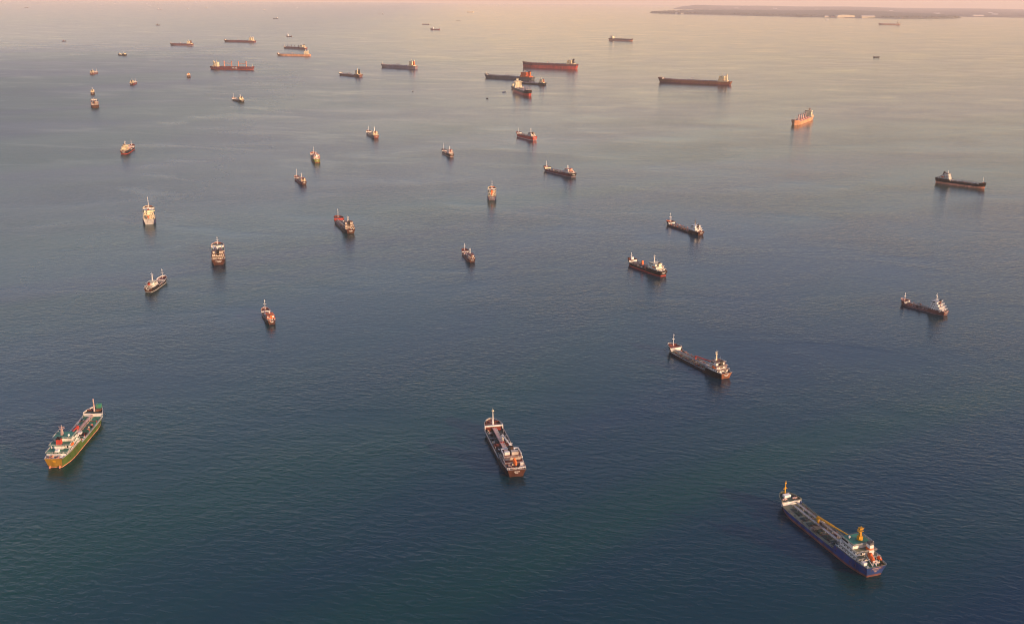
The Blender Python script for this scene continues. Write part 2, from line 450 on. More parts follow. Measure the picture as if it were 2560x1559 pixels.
        if ramp:
            mb = MB()
            for sg in (1, -1):
                a = c - d * l * .55 - n_ * 1.35 + Vector((0, sg * 1.3, 0)); b = c + d * l * .75 - n_ * 1.35 + Vector((0, sg * 1.3, 0))
                mb.beam(a, b, .3, .4); mb.bar(a, (a.x, a.y, z - slope * l * .8 - 2), .18); mb.bar(b, (b.x, b.y, z - slope * l * .8 - 2.4), .18)
                mb.beam(b, b + Vector((.2, 0, 3.4)), .3, .3)
            e = c + d * l * .75 - n_ * 1.35
            mb.beam(e + Vector((.2, -1.4, 3.4)), e + Vector((.2, 1.4, 3.4)), .3, .3)
            s.part('davit', mb, ramp, o)
        return o
    def side_boat(s, x, y, z, l=5, mat='orange'):
        mb = MB().ball((x, y, z), l / 2, 1.0, .9, 10, 6).box(x - l * .3, x + l * .25, y - .6, y + .6, z + .4, z + 1.2, .3, .15)
        o = s.part('lifeboat', mb, mat)
        for q in (-.3, .3): s.part('davit', MB().bar((x + l * q, y * .86, z - 1.2), (x + l * q, y, z + 2), .14), 'white', o)
    def pipes(s, x0, x1, z, ys, r=.22, mat='grey', step=6):
        mb = MB()
        for y in ys: mb.bar((x0, y, z), (x1, y, z), r, n=6)
        k = max(2, int(abs(x1 - x0) / step))
        for i in range(k + 1):
            x = x0 + (x1 - x0) * i / k; mb.box(x - .12, x + .12, min(ys) - .4, max(ys) + .4, z - r - .25, z - r)
            for y in (min(ys) - .3, max(ys) + .3): mb.box(x - .1, x + .1, y - .1, y + .1, z - 1.6, z - r)
        return s.part('pipe_rack', mb, mat)
    def catwalk(s, x0, x1, z, y=0, w=.8, mat='pink', rail=True):
        mb = MB().box(x0, x1, y - w, y + w, z, z + .12)
        k = max(2, int(abs(x1 - x0) / 5))
        for i in range(k + 1):
            x = x0 + (x1 - x0) * i / k
            for sg in (1, -1): mb.box(x - .1, x + .1, y + sg * w * .9 - .1, y + sg * w * .9 + .1, z - 2, z)
        if rail:
            for sg in (1, -1): mb.rail([(x0, y + sg * w, z), (x1, y + sg * w, z)], 1.0, .05, 3)
        return s.part('catwalk', mb, mat)
    def manifold(s, x, z, hw, n=5, mat='dark_grey', sp=.9):
        mb = MB()
        for i in range(n):
            xx = x + (i - (n - 1) / 2) * sp
            mb.bar((xx, -hw, z), (xx, hw, z), .2, n=6)
            for sg in (1, -1): mb.bar((xx, sg * hw, z - .1), (xx, sg * (hw + .35), z - .1), .34, n=8)
            for y in (-hw * .6, hw * .6): mb.box(xx - .12, xx + .12, y - .12, y + .12, z - 1.3, z)
            for y in (-hw * .75, hw * .75): mb.ball((xx, y, z + .1), .42, n=6, m_=4)
        for sg in (1, -1):
            y0, y1 = sorted((sg * hw * .78, sg * (hw + .6))); mb.box(x - n * sp * .6, x + n * sp * .6, y0, y1, z - 1.5, z - 1.2)
        return s.part('manifold', mb, mat)
    def hatches(s, xs, ys, z, r=.75, h=.9, mat='deck_red'):
        me = None
        for x in xs:
            for y in ys:
                if me is None:
                    o = s.part('tank_hatch', MB().bar((0, 0, 0), (0, 0, h), r, n=10).bar((0, 0, h), (0, 0, h + .15), r * 1.12, n=10).bar((r * .9, 0, h), (r * 1.5, 0, h + .5), .08), mat); me = o.data
                else:
                    o = bpy.data.objects.new('tank_hatch', me); COL.objects.link(o); o.parent = s.r
                o.location = (x, y, z)
    def vents(s, pts, h=2.0, r=.16, mat='red'):
        me = None
        for p in pts:
            if me is None:
                o = s.part('vent', MB().bar((0, 0, 0), (0, 0, h), r, n=6).bar((0, 0, h), (0, 0, h + .35), r * 2.2, r * 1.6, 8), mat); me = o.data
            else:
                o = bpy.data.objects.new('vent', me); COL.objects.link(o); o.parent = s.r
            o.location = p
    def windlass(s, x, y, z, mat='deck_red', k=1.0):
        return s.part('windlass', MB().bar((x, y - 1.5 * k, z + .8 * k), (x, y + 1.5 * k, z + .8 * k), .55 * k, n=8).box(x - .8 * k, x + .8 * k, y - .3 * k, y + .3 * k, z, z + 1.3 * k)
                      .box(x - .5 * k, x + .5 * k, y - 1.9 * k, y - 1.5 * k, z, z + 1.2 * k).box(x - .5 * k, x + .5 * k, y + 1.5 * k, y + 1.9 * k, z, z + 1.2 * k), mat)
    def bollards(s, pts, mat='black'):
        me = None
        for p in pts:
            if me is None:
                o = s.part('bollard', MB().bar((-.5, 0, 0), (-.5, 0, .8), .22).bar((.5, 0, 0), (.5, 0, .8), .22).box(-.9, .9, -.3, .3, 0, .12), mat); me = o.data
            else:
                o = bpy.data.objects.new('bollard', me); COL.objects.link(o); o.parent = s.r
            o.location = p
    def name_board(s, rows=((.62, .55, 7), (.45, .4, 5)), mat='white', hgt=.8):
        """lettering across the transom: rows of (height fraction, width fraction, letters); too far away to be legible"""
        mb = MB(); rnd = random.Random(int(s.L * 10)); zt = s.dz(0) + s.bw(0)
        for fz, fw_, n in rows:
            z = zt * fz; x, yb, _ = s.pt(0, z); w = yb * 2 * fw_; st = w / n
            x2 = s.pt(0, z + hgt)[0]
            for i in range(n):
                y = -w / 2 + st * i; x_ = min(x, x2) - .12
                mb.box(x_, x_ + .1, y, y + st * .22, z, z + hgt)
                mb.box(x_, x_ + .1, y + st * .22, y + st * .72, z + (hgt * .8 if rnd.random() < .6 else hgt * .4), z + (hgt if rnd.random() < .7 else hgt * .6))
                if rnd.random() < .6: mb.box(x_, x_ + .1, y + st * .55, y + st * .75, z, z + hgt * .9)
        s.part('name_lettering', mb, mat)['kind'] = 'stuff'
    def side_marks(s, ts_, zf=.62, w=.8, h=.7, mat='black', sides=(1, -1)):
        me = {}
        for sg in sides:
            for t in ts_:
                z = s.dz(t) * zf; x, y, _ = s.pt(t, z)
                o = s.part('freeing_port', MB().box(x - w, x + w, sg * y - .08, sg * y + .08, z, z + h), mat, s.hull)
    def deck_rail(s, t0, t1, mat='white', n=12, off=None, inset=.3, h=1.1, r=.07):
        for sg in (1, -1):
            mb = MB(); P = []
            for i in range(n + 1):
                t = t0 + (t1 - t0) * i / n; z = s.dz(t) + s.bw(t); x, y, _ = s.pt(t, z); P.append((x, sg * max(0, y - inset), z))
            mb.rail(P, h, r, 3)
            s.part('railing', mb, mat)['kind'] = 'stuff'
    def anchor_chain(s, sg=1):
        z = s.dz(.97) * .72; x, y, _ = s.pt(.965, z)
        s.part('anchor_chain', MB().bar((x, sg * y, z), (x + z * 1.6, sg * (y + .5), -.6), .16, n=5), 'dark_grey')
    def ladder(s, x, y, z0, z1, run=2.2, mat='white'):
        mb = MB()
        for w in (-.4, .4): mb.beam((x, y + w, z0), (x - run, y + w, z1), .08, .22)
        for i in range(7): q = i / 6; mb.box(x - run * q - .12, x - run * q + .12, y - .4, y + .4, z0 + (z1 - z0) * q, z0 + (z1 - z0) * q + .05)
        s.part('stairway', mb, mat)
    def radome(s, x, y, z, r=.9, mat='white'):
        return s.part('satellite_dome', MB().bar((x, y, z), (x, y, z + r), r * .35).ball((x, y, z + r * 1.6), r), mat)
    def clutter(s, n1=7, n2=10, seed=0, mats=('white', 'deck_red', 'black', 'grey', 'cream', 'dark_grey', 'salmon')):
        """loose fittings that crowd a working deck: lockers, drums, valve stations"""
        r = random.Random(seed + int(s.L * 7)); B = s.B
        for i in range(n1 + n2):
            if i < n1: t = r.uniform(.012, .06); y = r.uniform(-.40, .40) * B * s.tw
            else: t = r.uniform(s.pp[0] + .03, .97 - s.fc[0]); y = r.choice((-1, 1)) * r.uniform(.2, .42) * B
            x = s.X(t); z = s.dz(t); w, d_, h = r.uniform(.4, 1.3), r.uniform(.4, 1.0), r.uniform(.6, 1.9)
            if r.random() < .35: mb = MB().bar((x - w, y, z + .5), (x + w, y, z + .5), .45, n=8)
            else: mb = MB().box(x - w, x + w, y - d_, y + d_, z, z + h, .1, .1)
            s.part('deck_fitting', mb, r.choice(mats))
        for i in range(6):                                              # cross pipes and their saddles
            t = s.pp[0] + .05 + (.88 - s.fc[0] - s.pp[0]) * (i + r.random() * .6) / 6
            if s.pp[0]: s.part('cross_pipe', MB().bar((s.X(t), -B * .40, s.dz(t) + .7), (s.X(t), B * .40, s.dz(t) + .7), .2), r.choice(('dark_grey', 'grey', 'deck_brown')))
    def block(s, name, x0, x1, y0, y1, z0, z1, mat, tx=0, ty=0, parent=None):
        return s.part(name, MB().box(x0, x1, y0, y1, z0, z1, tx, ty), mat, parent)
# ------------------------------------------------------------------ where each ship lies: x, y of midship (m), heading, length
AT = dict(
    green=(-331, 731, 93, 98),
    centre=(-6, 720, 103, 94),
    blue=(201, 593, 109, 101),
    M19=(173, 917, 117, 90),
    M20=(454, 1101, 126, 57),
    M18=(167, 1262, 121, 72),
    M17=(251, 1498, 117, 86),
    M10=(820, 1893, -45, 92),
    M16=(-58, 1317, 104, 56),
    M15=(-257, 1046, 112, 48),
    M14=(-414, 1166, 87, 54),
    M12=(-382, 1311, 106, 95),
    M11=(-551, 1547, 109, 105),
    M13=(-248, 1495, 111, 98),
    M8=(-36, 1752, 91, 90),
    M7=(87, 1984, 124, 97),
    M6=(29, 2491, 118, 90),
    M5=(-141, 2218, 109, 72),
    M2=(-339, 2505, 110, 95),
    M3=(-407, 2133, 105, 95),
    M4=(-386, 1869, 114, 68),
    M1=(-823, 2223, 98, 95),
    M9=(788, 2872, -119, 175),
    D5=(29, 3643, -76, 185),
    D6=(7, 3798, -74, 85),
    D2=(164, 4936, 158, 271),
    D9=(700, 4132, 156, 293),
    D3=(-22, 4279, 148, 235),
    D4=(65, 4032, 146, 130),
    B9=(-1231, 4659, -11, 205),
    C7=(-525, 4840, 150, 200),
    C8=(-672, 4354, 135, 150),
    B8=(-1178, 5705, 172, 188),
    B7=(-1316, 6421, 148, 185),
    B5=(-1848, 7212, 163, 240),
    A15=(-2079, 6693, 170, 155),
    D1=(795, 8009, -40, 215),
    E1=(4714, 13582, 157, 265),
    G6=(-863, 3298, 124, 88),
    G2=(-1391, 3877, 99, 85),
    A16=(-1715, 4343, 96, 85),
    A17=(-1300, 4243, 107, 85),
    G4=(-1393, 3496, 111, 72),
    G5=(-1246, 3133, 112, 150),
    A14=(-2056, 5602, 145, 66),
    B3=(-3034, 13694, 152, 86),
    C2=(-971, 11767, 160, 88),
    C3=(-738, 10035, -18, 96),
    C4=(-819, 20007, -8, 125),
    F1=(2056, 6074, 5, 36),
    A2=(-9672, 21432, 160, 105),
    A8=(-6767, 20636, -15, 105),
    A12=(-3524, 10645, 15, 46),
    A13=(-2987, 7111, 12, 28),
    C1=(-2177, 17602, 160, 98),
    B6=(-1716, 8189, -30, 54),
    C5=(-701, 13462, 170, 60),
    B4=(-2187, 11826, 100, 22),
    D7=(-35, 3683, 15, 13),
    D8=(-87, 3448, -35, 8),
    D10=(-352, 3682, 80, 5),
    T1=(-13108, 27860, 160, 50),
    T3=(-16997, 43419, 160, 85),
    T4=(-10951, 28682, 170, 50),
    T5=(-11608, 31446, 170, 50),
    T6=(-10498, 30911, 160, 50),
    T7=(-8983, 26614, 165, 70),
    T9=(-6501, 21505, 165, 60),
    T10=(-6718, 23584, 165, 65),
    B1=(-4929, 21275, 170, 50),
    B2=(-4862, 24197, 160, 40),
    T11=(-13134, 41488, 165, 50),
    T12=(4637, 16054, 170, 50),
    T13=(-3708, 41032, 170, 60),
)
def mk(key, name, label, cat='tanker', **kw):
    x, y, hd, L = AT[key]
    kw.setdefault('B', L / 6.2)
    return Ship(name, label, cat, (x, y), hd, L, **kw)

def dress(s, d=2, tiers=4, funnel=('black', 'black'), hw=.40, fmast=None, rmast=None, dk=None, crane=None, boat='free', cat_='pink', pipe='grey',
          band=None, aft=.05, house_f=None, rails=False, fm='white', rm='white', wl=True, th=2.6, ftower=True, lifem='orange', winch='deck_red'):
    """general fit-out of a small tanker; d = level of detail"""
    k = s.L / 90.0; B = s.B; xa = s.X(aft); xf = s.X(house_f or (s.pp[0] - .02 if s.pp[0] else .24))
    ln = xf - xa; T = []
    for i in range(tiers):
        last = i == tiers - 1
        T.append((xa + ln * (.10 + .13 * i), xf - ln * .035 * i, B * (hw - .035 * i) * (1 if not last else .95), th * (1.05 if last else 1)))
    s.superstructure(T, deckm=dk or s.house_m, rails=rails, bands=d > 0)
    zt = s.top; xb = (T[-1][0] + T[-1][1]) / 2
    s.radar_mast(T[-1][1] - ln * .16, zt, rmast or 8 * k, w=.7 * min(1.6, k) if k > 1 else .6, mat=rm)
    fx = T[-1][0] - ln * .06
    s.funnel(fx, s.dz(.1) + th * 1.4, th * (tiers - 1.0), max(1.3, ln * .085), max(1.1, B * .10), funnel[0], funnel[1], band=band)
    s.foremast(s.X(1 - (s.fc[0] or .08) * .62), s.dz(.97), fmast or 10 * k, r=.38 * max(1, k * .8), mat=fm)
    if d >= 1:
        z = s.dz(.5); x0, x1 = s.X(s.pp[0] + .02), s.X(1 - s.fc[0] - .02)
        if pipe:
            s.pipes(x0, x1, z + 1.5, [-.5 - .1 * B, -.1 * B, .1 * B], .2 * max(1, k), pipe)
        if cat_: s.catwalk(x0 - 1, x1 + 1, z + 2.6, .17 * B, .7, cat_, rail=d > 1)
        s.manifold(s.X(.53), z + 1.4, B * .36, 4, 'dark_grey')
        xs = [s.X(t) for t in (.34, .43, .62, .71, .80)]
        s.hatches(xs, (-B * .28, B * .28), z, .8, .9, winch if d > 1 else 'grey')
        s.windlass(s.X(.935), B * .12, s.dz(.935), winch, max(.8, k)); s.windlass(s.X(.935), -B * .16, s.dz(.935), winch, max(.8, k))
        s.windlass(s.X(.03), 0, s.dz(.03), winch, .8 * max(.8, k))
        if boat == 'free': s.lifeboat(s.X(.045), B * .05, s.dz(.03) + 3.6, 6.2 * min(1, k + .1), .45, 'white', lifem)
        elif boat == 'side':
            for sg in (1, -1): s.side_boat(xa + ln * .45, sg * B * .44, s.dz(.1) + th * 1.6, 5.5, lifem)
        s.name_board(); s.clutter(9, 16); s.anchor_chain(1 if k > .8 else -1)
        s.ladder(T[0][0] - .6, B * .3, s.dz(.1), s.dz(.1) + th, -2.0, s.house_m); s.ladder(T[0][0] - .6, -B * .3, s.dz(.1), s.dz(.1) + th, -2.0, s.house_m)
        s.block('deck_store', s.X(.31), s.X(.345), -B * .12, B * .08, s.dz(.33), s.dz(.33) + 2.2, s.house_m)
        if d >= 2:
            s.vents([(s.X(t), sg * B * .38, z) for t in (.38, .47, .58, .67, .76) for sg in (1, -1)], 2.0, .14, winch)
            s.bollards([(s.X(t), sg * (s.hb(t) - 1.3), s.dz(t)) for t in (.03, .12, .35, .65, .9, .95) for sg in (1, -1)])
            s.block('ventilator_house', xa + ln * .02, xa + ln * .12, B * .16, B * .30, s.dz(.05), s.dz(.05) + 2.1, s.house_m)
            s.block('provision_locker', xa + ln * .02, xa + ln * .12, -B * .32, -B * .18, s.dz(.05), s.dz(.05) + 1.8, s.house_m)
            s.radome(xb, B * .16, zt, .7, s.house_m)
            for y in (-B * .2, B * .24):
                s.part('whip_antenna', MB().bar((xb, y, zt), (xb, y, zt + 4), .07, .04, 4), 'white')
    if crane:
        t0, yf, h, t1, col = crane
        zc = s.dz(.5); s.crane(s.X(t0), yf * B, zc, h, (s.X(t1), yf * B * .7, zc + h * .72), .55 * max(.9, k), col)
    return s

# ---- blue tanker in the lower right corner
s = mk('blue', 'tanker', 'blue hulled tanker with yellow crane boom and yellow masts, nearest in the frame', B=16.2, fb=3.3, bt=1.5,
       fc=(.115, 2.6), pp=(.30, 2.6), hull='blue', boot='boot_brown', deck='deck_olive', fdeck='deck_dark', pdeck='deck_green', gun='deck_olive',
       bulk='white', tw=.86, mb=.5, bow=1.1)
s.clutter(12, 14, 2, ('white', 'deck_dark', 'black', 'grey', 'dark_grey', 'deck_red')); s.anchor_chain(1); B = s.B; X = s.X
s.superstructure([(X(.085), X(.275), B * .43, 2.7), (X(.115), X(.268), B * .41, 2.7), (X(.15), X(.26), B * .40, 2.9)], deckm='deck_olive', rails=True)
zt = s.top
s.block('wheelhouse_roof', X(.155), X(.255), -B * .38, B * .38, zt - .02, zt + .1, 'deck_green')
s.radar_mast(X(.188), zt, 9.5, .95, 'yellow', -B * .06)
s.block('mast_platform', X(.178), X(.198), -B * .13, B * .02, zt + 7.2, zt + 8.3, 'yellow'); s.block('mast_locker', X(.176), X(.198), -B * .14, B * .03, zt, zt + 2.8, 'yellow')
s.funnel(X(.115), s.dz(.1) + 2.7, 6.8, 1.9, 1.6, 'white', 'dark_grey', -B * .20, band='orange')
s.foremast(X(.965), s.dz(.96), 10.5, .5, 'yellow', ((.45, 1.5), (.52, .9)))
s.block('bosun_store', X(.925), X(.953), -B * .14, B * .16, s.dz(.94), s.dz(.94) + 1.9, 'white')
s.windlass(X(.905), B * .24, s.dz(.9), 'pink', .9); s.windlass(X(.905), -B * .24, s.dz(.9), 'pink', .9)
zm = s.dz(.5)
for t0, t1 in ((.335, .395), (.415, .475), (.50, .555), (.575, .64), (.66, .71), (.73, .85)):      # dark green tank tops between pale walkways
    w = min(1, (1.02 - t1) / .2)
    s.block('tank_top', X(t0), X(t1), B * .02, B * .33 * w, zm - .05, zm + .55, 'deck_dark', .3, .3)
    s.block('tank_top', X(t0), X(t1), -B * .33 * w, -B * .10, zm - .05, zm + .40, 'deck_dark' if t0 > .5 else 'deck_grey', .3, .3)
s.hatches([X(t) for t in (.36, .445, .525, .605, .685, .77)], (B * .2,), zm + .5, .8, .8, 'deck_dark')
s.vents([(X(t), -B * .3, zm) for t in (.37, .45, .55, .62, .70, .78)], 2.2, .18, 'deck_red')
s.pipes(X(.31), X(.86), zm + 1.4, [-.9, -.3, .3], .18, 'light_grey'); s.catwalk(X(.31), X(.885), zm + 2.2, -B * .2, .7, 'grey')
s.manifold(X(.55), zm + 1.5, B * .38, 5, 'dark_grey')
s.crane(X(.605), -B * .10, zm, 5.5, (X(.285), -B * .30, zm + 6.6), .85, 'yellow')
s.crane(X(.34), -B * .33, zm, 3.0, (X(.30), -B * .3, zm + 4.5), .5, 'yellow')
s.lifeboat(X(.055), B * .02, s.dz(.03) + 4.3, 7.0, .55, 'white', 'orange'); s.side_boat(X(.06), -B * .38, s.dz(.05) + 2.4, 4.6)
s.block('stores_locker', X(.04), X(.068), B * .22, B * .38, s.dz(.05), s.dz(.05) + 2.2, 'white')
s.block('stores_locker', X(.035), X(.06), -B * .30, -B * .18, s.dz(.05), s.dz(.05) + 1.6, 'cream')
s.windlass(X(.02), -B * .22, s.dz(.02), 'olive', .8)
s.name_board(((.78, .5, 8), (.60, .3, 6), (.44, .16, 4)), 'pink', .7)
s.side_marks((.1, .14, .28, .40, .47, .55, .62, .70), .60, .6, .6)
s.bollards([(X(t), sg * (s.hb(t) - 1.0), s.dz(t)) for t in (.02, .33, .5, .65, .8, .92) for sg in (1, -1)])
s.deck_rail(.0, .295, 'white', 10); s.deck_rail(.33, .86, 'deck_olive', 16)
s.radome(X(.22), B * .26, zt, .8)
for sg in (1, -1): s.ladder(X(.085) - .5, sg * B * .3, s.dz(.08), s.dz(.08) + 2.7, -2.0)

# ---- green tanker at the lower left
s = mk('green', 'tanker', 'green hulled tanker with ochre transom, red funnel and green decks, alone at lower left', B=16.0, fb=4.0, bt=.5,
       fc=(.13, 2.8), pp=(.35, 2.3), hull='green', boot='salmon', deck='deck_green', fdeck='deck_dark', pdeck='deck_dark', gun='light_grey',
       bulk='white', tw=.8, transom='ochre', mb=.45)
s.clutter(14, 14, 3); s.anchor_chain(-1); B = s.B; X = s.X
s.superstructure([(X(.085), X(.335), B * .44, 2.6), (X(.15), X(.33), B * .42, 2.6), (X(.215), X(.325), B * .40, 2.8)], deckm='deck_green', rails=True)
zt = s.top
s.block('funnel_casing', X(.135), X(.20), -B * .16, B * .22, s.dz(.1) + 2.6, s.dz(.1) + 5.0, 'white')
s.funnel(X(.165), s.dz(.1) + 4.9, 4.6, 1.9, 1.8, 'red', 'black', B * .06)
s.radar_mast(X(.265), zt, 8.0, .9, 'pink', B * .12)
s.foremast(X(.905), s.dz(.92), 11, .75, 'pink', ((.2, 1.0),))
s.block('windlass_screen', X(.95), X(.985), -B * .24, B * .02, s.dz(.95), s.dz(.95) + 4.0, 'deck_green', .3, .2)
s.block('bosun_store', X(.90), X(.93), -B * .33, -B * .1, s.dz(.9), s.dz(.9) + 1.8, 'deck_brown')
for y in (-.22, 0.16, .3): s.windlass(X(.92), B * y, s.dz(.92), 'deck_red', .8)
zm = s.dz(.5)
s.catwalk(X(.36), X(.875), zm + 2.4, B * .03, .8, 'pink'); s.pipes(X(.36), X(.86), zm + 1.3, [B * .1, B * .14, -B * .03], .22, 'pink')
s.crane(X(.56), B * .1, zm, 5.5, (X(.42), B * .12, zm + 5.0), .8, 'red')
s.manifold(X(.505), zm + 1.5, B * .4, 6, 'black'); s.block('cargo_control_box', X(.485), X(.52), -B * .2, -B * .06, zm + 1.6, zm + 3.0, 'white')
s.hatches([X(t) for t in (.42, .6, .68, .76, .83)], (-B * .27, B * .3), zm, .8, .8, 'deck_green')
for t in (.45, .58, .66, .74, .81): s.block('deck_girder', X(t) - .15, X(t) + .15, -B * .42, B * .42, zm - .02, zm + .45, 'deck_green')
s.vents([(X(t), sg * B * .4, zm) for t in (.4, .47, .58, .66, .75) for sg in (1, -1)], 1.9, .16, 'red')
s.block('bulkhead_wing', X(.06), X(.068), -B * .42, B * .42, s.dz(.06), s.dz(.06) + 2.2, 'white')
for y in (-.25, 0.05, .28): s.windlass(X(.028), B * y, s.dz(.03), 'pink', .7)
s.block('skylight', X(.075), X(.11), -B * .08, B * .1, s.dz(.1) + 2.7, s.dz(.1) + 4.1, 'white', .3, .3)
for sg in (1, -1): s.block('rudder_skeg', X(.0), X(.05), sg * B * .22 - .5, sg * B * .22 + .5, -2, 1.6, 'salmon', .5, .1)
s.name_board(((.62, .2, 4),), 'yellow', .9)
s.side_marks((.12, .25, .3), .62, .7, .7)
s.bollards([(X(t), sg * (s.hb(t) - 1.0), s.dz(t)) for t in (.02, .37, .5, .65, .8, .92) for sg in (1, -1)])
s.deck_rail(.08, .345, 'white', 8); s.deck_rail(.37, .85, 'light_grey', 14)
s.side_boat(X(.2), -B * .44, s.dz(.1) + 4.0, 5.5); s.radome(X(.23), -B * .25, zt, .8)

# ---- dark tanker in the lower middle
s = mk('centre', 'tanker', 'black tanker with white deck crane and white forecastle portal, lower middle of the frame', B=15.6, fb=2.6, bt=0,
       fc=(.14, 2.6), pp=(.27, 2.2), hull='black', deck='deck_dark', fdeck='deck_brown', pdeck='deck_red', gun='grey', bulk='deck_red', tw=.88,
       transom='dark_brown', mb=.5, house='dirty_white')
s.clutter(14, 26); s.anchor_chain(-1); B = s.B; X = s.X
s.superstructure([(X(.10), X(.255), B * .40, 2.5), (X(.145), X(.25), B * .38, 2.6)], deckm='deck_red', rails=True)
zt = s.top
s.part('bridge_frame', MB().box(X(.245), X(.262), -B * .42, B * .42, zt + 1.6, zt + 2.0).box(X(.15), X(.262), B * .40, B * .43, zt + 1.6, zt + 2.0).box(X(.15), X(.262), -B * .43, -B * .40, zt + 1.6, zt + 2.0)
       .bar((X(.25), B * .41, zt), (X(.25), B * .41, zt + 1.7), .2).bar((X(.25), -B * .41, zt), (X(.25), -B * .41, zt + 1.7), .2)
       .bar((X(.155), B * .41, zt), (X(.155), B * .41, zt + 1.7), .2).bar((X(.155), -B * .41, zt), (X(.155), -B * .41, zt + 1.7), .2), 'white')
s.block('wheelhouse', X(.165), X(.205), -B * .30, B * .02, zt, zt + 2.5, 'dirty_white'); s.block('chart_room', X(.175), X(.2), B * .1, B * .34, zt, zt + 2.2, 'white')
s.funnel(X(.225), zt, 3.8, 1.5, 2.0, 'black', 'black', -B * .02)
s.radar_mast(X(.262), zt, 6.5, .6, 'white', -B * .05)
s.foremast(X(.895), s.dz(.9), 11.5, .7, 'white', ((.12, .9),), lamp=False)
s.part('masthead_dome', MB().ball((X(.895), 0, s.dz(.9) + 11.2), 1.1, z0=-.2).bar((X(.895), 0, s.dz(.9) + 11), (X(.895), 0, s.dz(.9) + 13.4), .12), 'cream')
zf = s.dz(.855, 2.6)
s.part('forecastle_portal', MB().box(X(.848), X(.858), -B * .46, B * .46, zf, zf + 1.0).box(X(.845), X(.861), B * .43, B * .47, zf - 3.4, zf + .9).box(X(.845), X(.861), -B * .47, -B * .43, zf - 3.4, zf + .9), 'white')
for y in (-.25, .2): s.windlass(X(.93), B * y, s.dz(.93), 'deck_red', .9)
s.windlass(X(.835), B * .25, s.dz(.83), 'orange', .8); s.windlass(X(.835), -B * .25, s.dz(.83), 'red', .8)
zm = s.dz(.5)
s.block('pipe_trunk', X(.29), X(.84), -B * .15, B * .06, zm - .05, zm + .9, 'purple_grey', .2, .15)
s.catwalk(X(.29), X(.845), zm + 2.0, B * .03, .8, 'pink'); s.pipes(X(.29), X(.84), zm + 1.8, [-B * .12, -B * .07, -B * .02], .24, 'light_grey')
s.crane(X(.60), -B * .12, zm, 6.0, (X(.30), -B * .30, zm + 6.2), .85, 'white'); s.block('crane_base', X(.535), X(.565), -B * .14, B * .08, zm + .8, zm + 2.4, 'red', .2, .2)
s.manifold(X(.52), zm + 1.6, B * .38, 5, 'deck_red')
s.hatches([X(t) for t in (.34, .43, .56, .65, .74)], (-B * .32, B * .3), zm, .8, .8, 'black')
s.vents([(X(t), sg * B * .4, zm) for t in (.36, .47, .58, .69, .78) for sg in (1, -1)], 1.8, .16, 'grey')
s.lifeboat(X(.085), -B * .02, s.dz(.03) + 3.4, 7.5, .35, None, 'orange')
s.block('stores_locker', X(.03), X(.052), -B * .4, -B * .18, s.dz(.04), s.dz(.04) + 1.6, 'dirty_white'); s.block('stores_locker', X(.075), X(.095), -B * .42, -B * .26, s.dz(.05), s.dz(.05) + 2.8, 'white')
s.block('deck_locker', X(.08), X(.12), B * .12, B * .3, s.dz(.05), s.dz(.05) + 2.2, 'purple_grey')
s.windlass(X(.03), B * .1, s.dz(.03), 'deck_red', .9); s.windlass(X(.055), -B * .32, s.dz(.05), 'red', .7)
s.part('stern_rail', MB().rail([(X(.02), B * .43, s.dz(.02) + 1.0), (X(.012), 0, s.dz(.02) + 1.0), (X(.02), -B * .43, s.dz(.02) + 1.0)], 1.0, .14, 1.6), 'white')
s.name_board(((.66, .34, 7), (.48, .2, 5)), 'white', .75); s.side_marks((.05, .1, .15, .2, .25), .9, .35, .35, 'white')
s.bollards([(X(t), sg * (s.hb(t) - 1.0), s.dz(t)) for t in (.02, .33, .5, .65, .8, .92) for sg in (1, -1)])
s.deck_rail(.02, .265, 'pink', 10); s.deck_rail(.29, .84, 'grey', 16)
s.side_boat(X(.17), -B * .44, s.dz(.1) + 3.6, 4.8, 'white')

# ---- mid distance
s = mk('M19', 'tanker', 'black tanker with red hose crane arch and white forecastle front, above the blue tanker', B=14.6, fb=1.8, fc=(.13, 3.2), pp=(.24, 2.4),
       deck='deck_olive', fdeck='deck_red', pdeck='rust', gun='grey', transom='rust', mb=.3)
dress(s, 2, 3, ('black', 'black'), dk='rust', fmast=12.5, rmast=10, cat_='grey', rm='cream', rails=True, boat='side')
zm = s.dz(.5); B = s.B; X = s.X
s.part('hose_crane', MB().beam((X(.53), -B * .05, zm), (X(.53), -B * .05, zm + 5.0), 1.0, 1.2).beam((X(.54), -B * .05, zm + 4.7), (X(.33), -B * .28, zm + 4.9), 1.1, .8)
       .beam((X(.34), -B * .27, zm + 5.0), (X(.315), -B * .3, zm + 3.6), 1.0, .8).beam((X(.315), -B * .3, zm + 4.0), (X(.315), -B * .3, zm), 1.4, 1.0), 'red')
s = mk('M20', 'tanker', 'short dark tanker with tall white house and mast, at far right below the middle', B=11.2, fb=1.7, bt=.5, fc=(.14, 2.0), pp=(.33, 1.8), hull='brown', boot='purple_grey',
       deck='deck_grey', fdeck='deck_brown', pdeck='deck_red', gun='pink', mb=.4)
dress(s, 2, 4, ('brown', 'black'), hw=.48, dk='white', fmast=9, rmast=8.5, th=2.3, boat=None, rails=True, cat_='grey', crane=(.55, .1, 4.5, .64, 'deck_brown'))
s = mk('M18', 'tanker', 'black tanker with red boot stripe and orange deck post, right of the middle', B=13.6, fb=3.4, bt=1.3, fc=(.13, 2.6), pp=(.36, 1.8), hull='black', boot='red',
       deck='deck_grey', fdeck='deck_brown', pdeck='deck_red', gun='deck_brown', mb=.4)
dress(s, 2, 3, ('cream', 'black'), hw=.47, dk='cream', fmast=9, rmast=9.5, th=2.5, boat='side', cat_='purple_grey')
s.block('hose_tower', s.X(.585), s.X(.61), -s.B * .12, s.B * .12, s.dz(.5), s.dz(.5) + 7, 'orange', .3, .5)
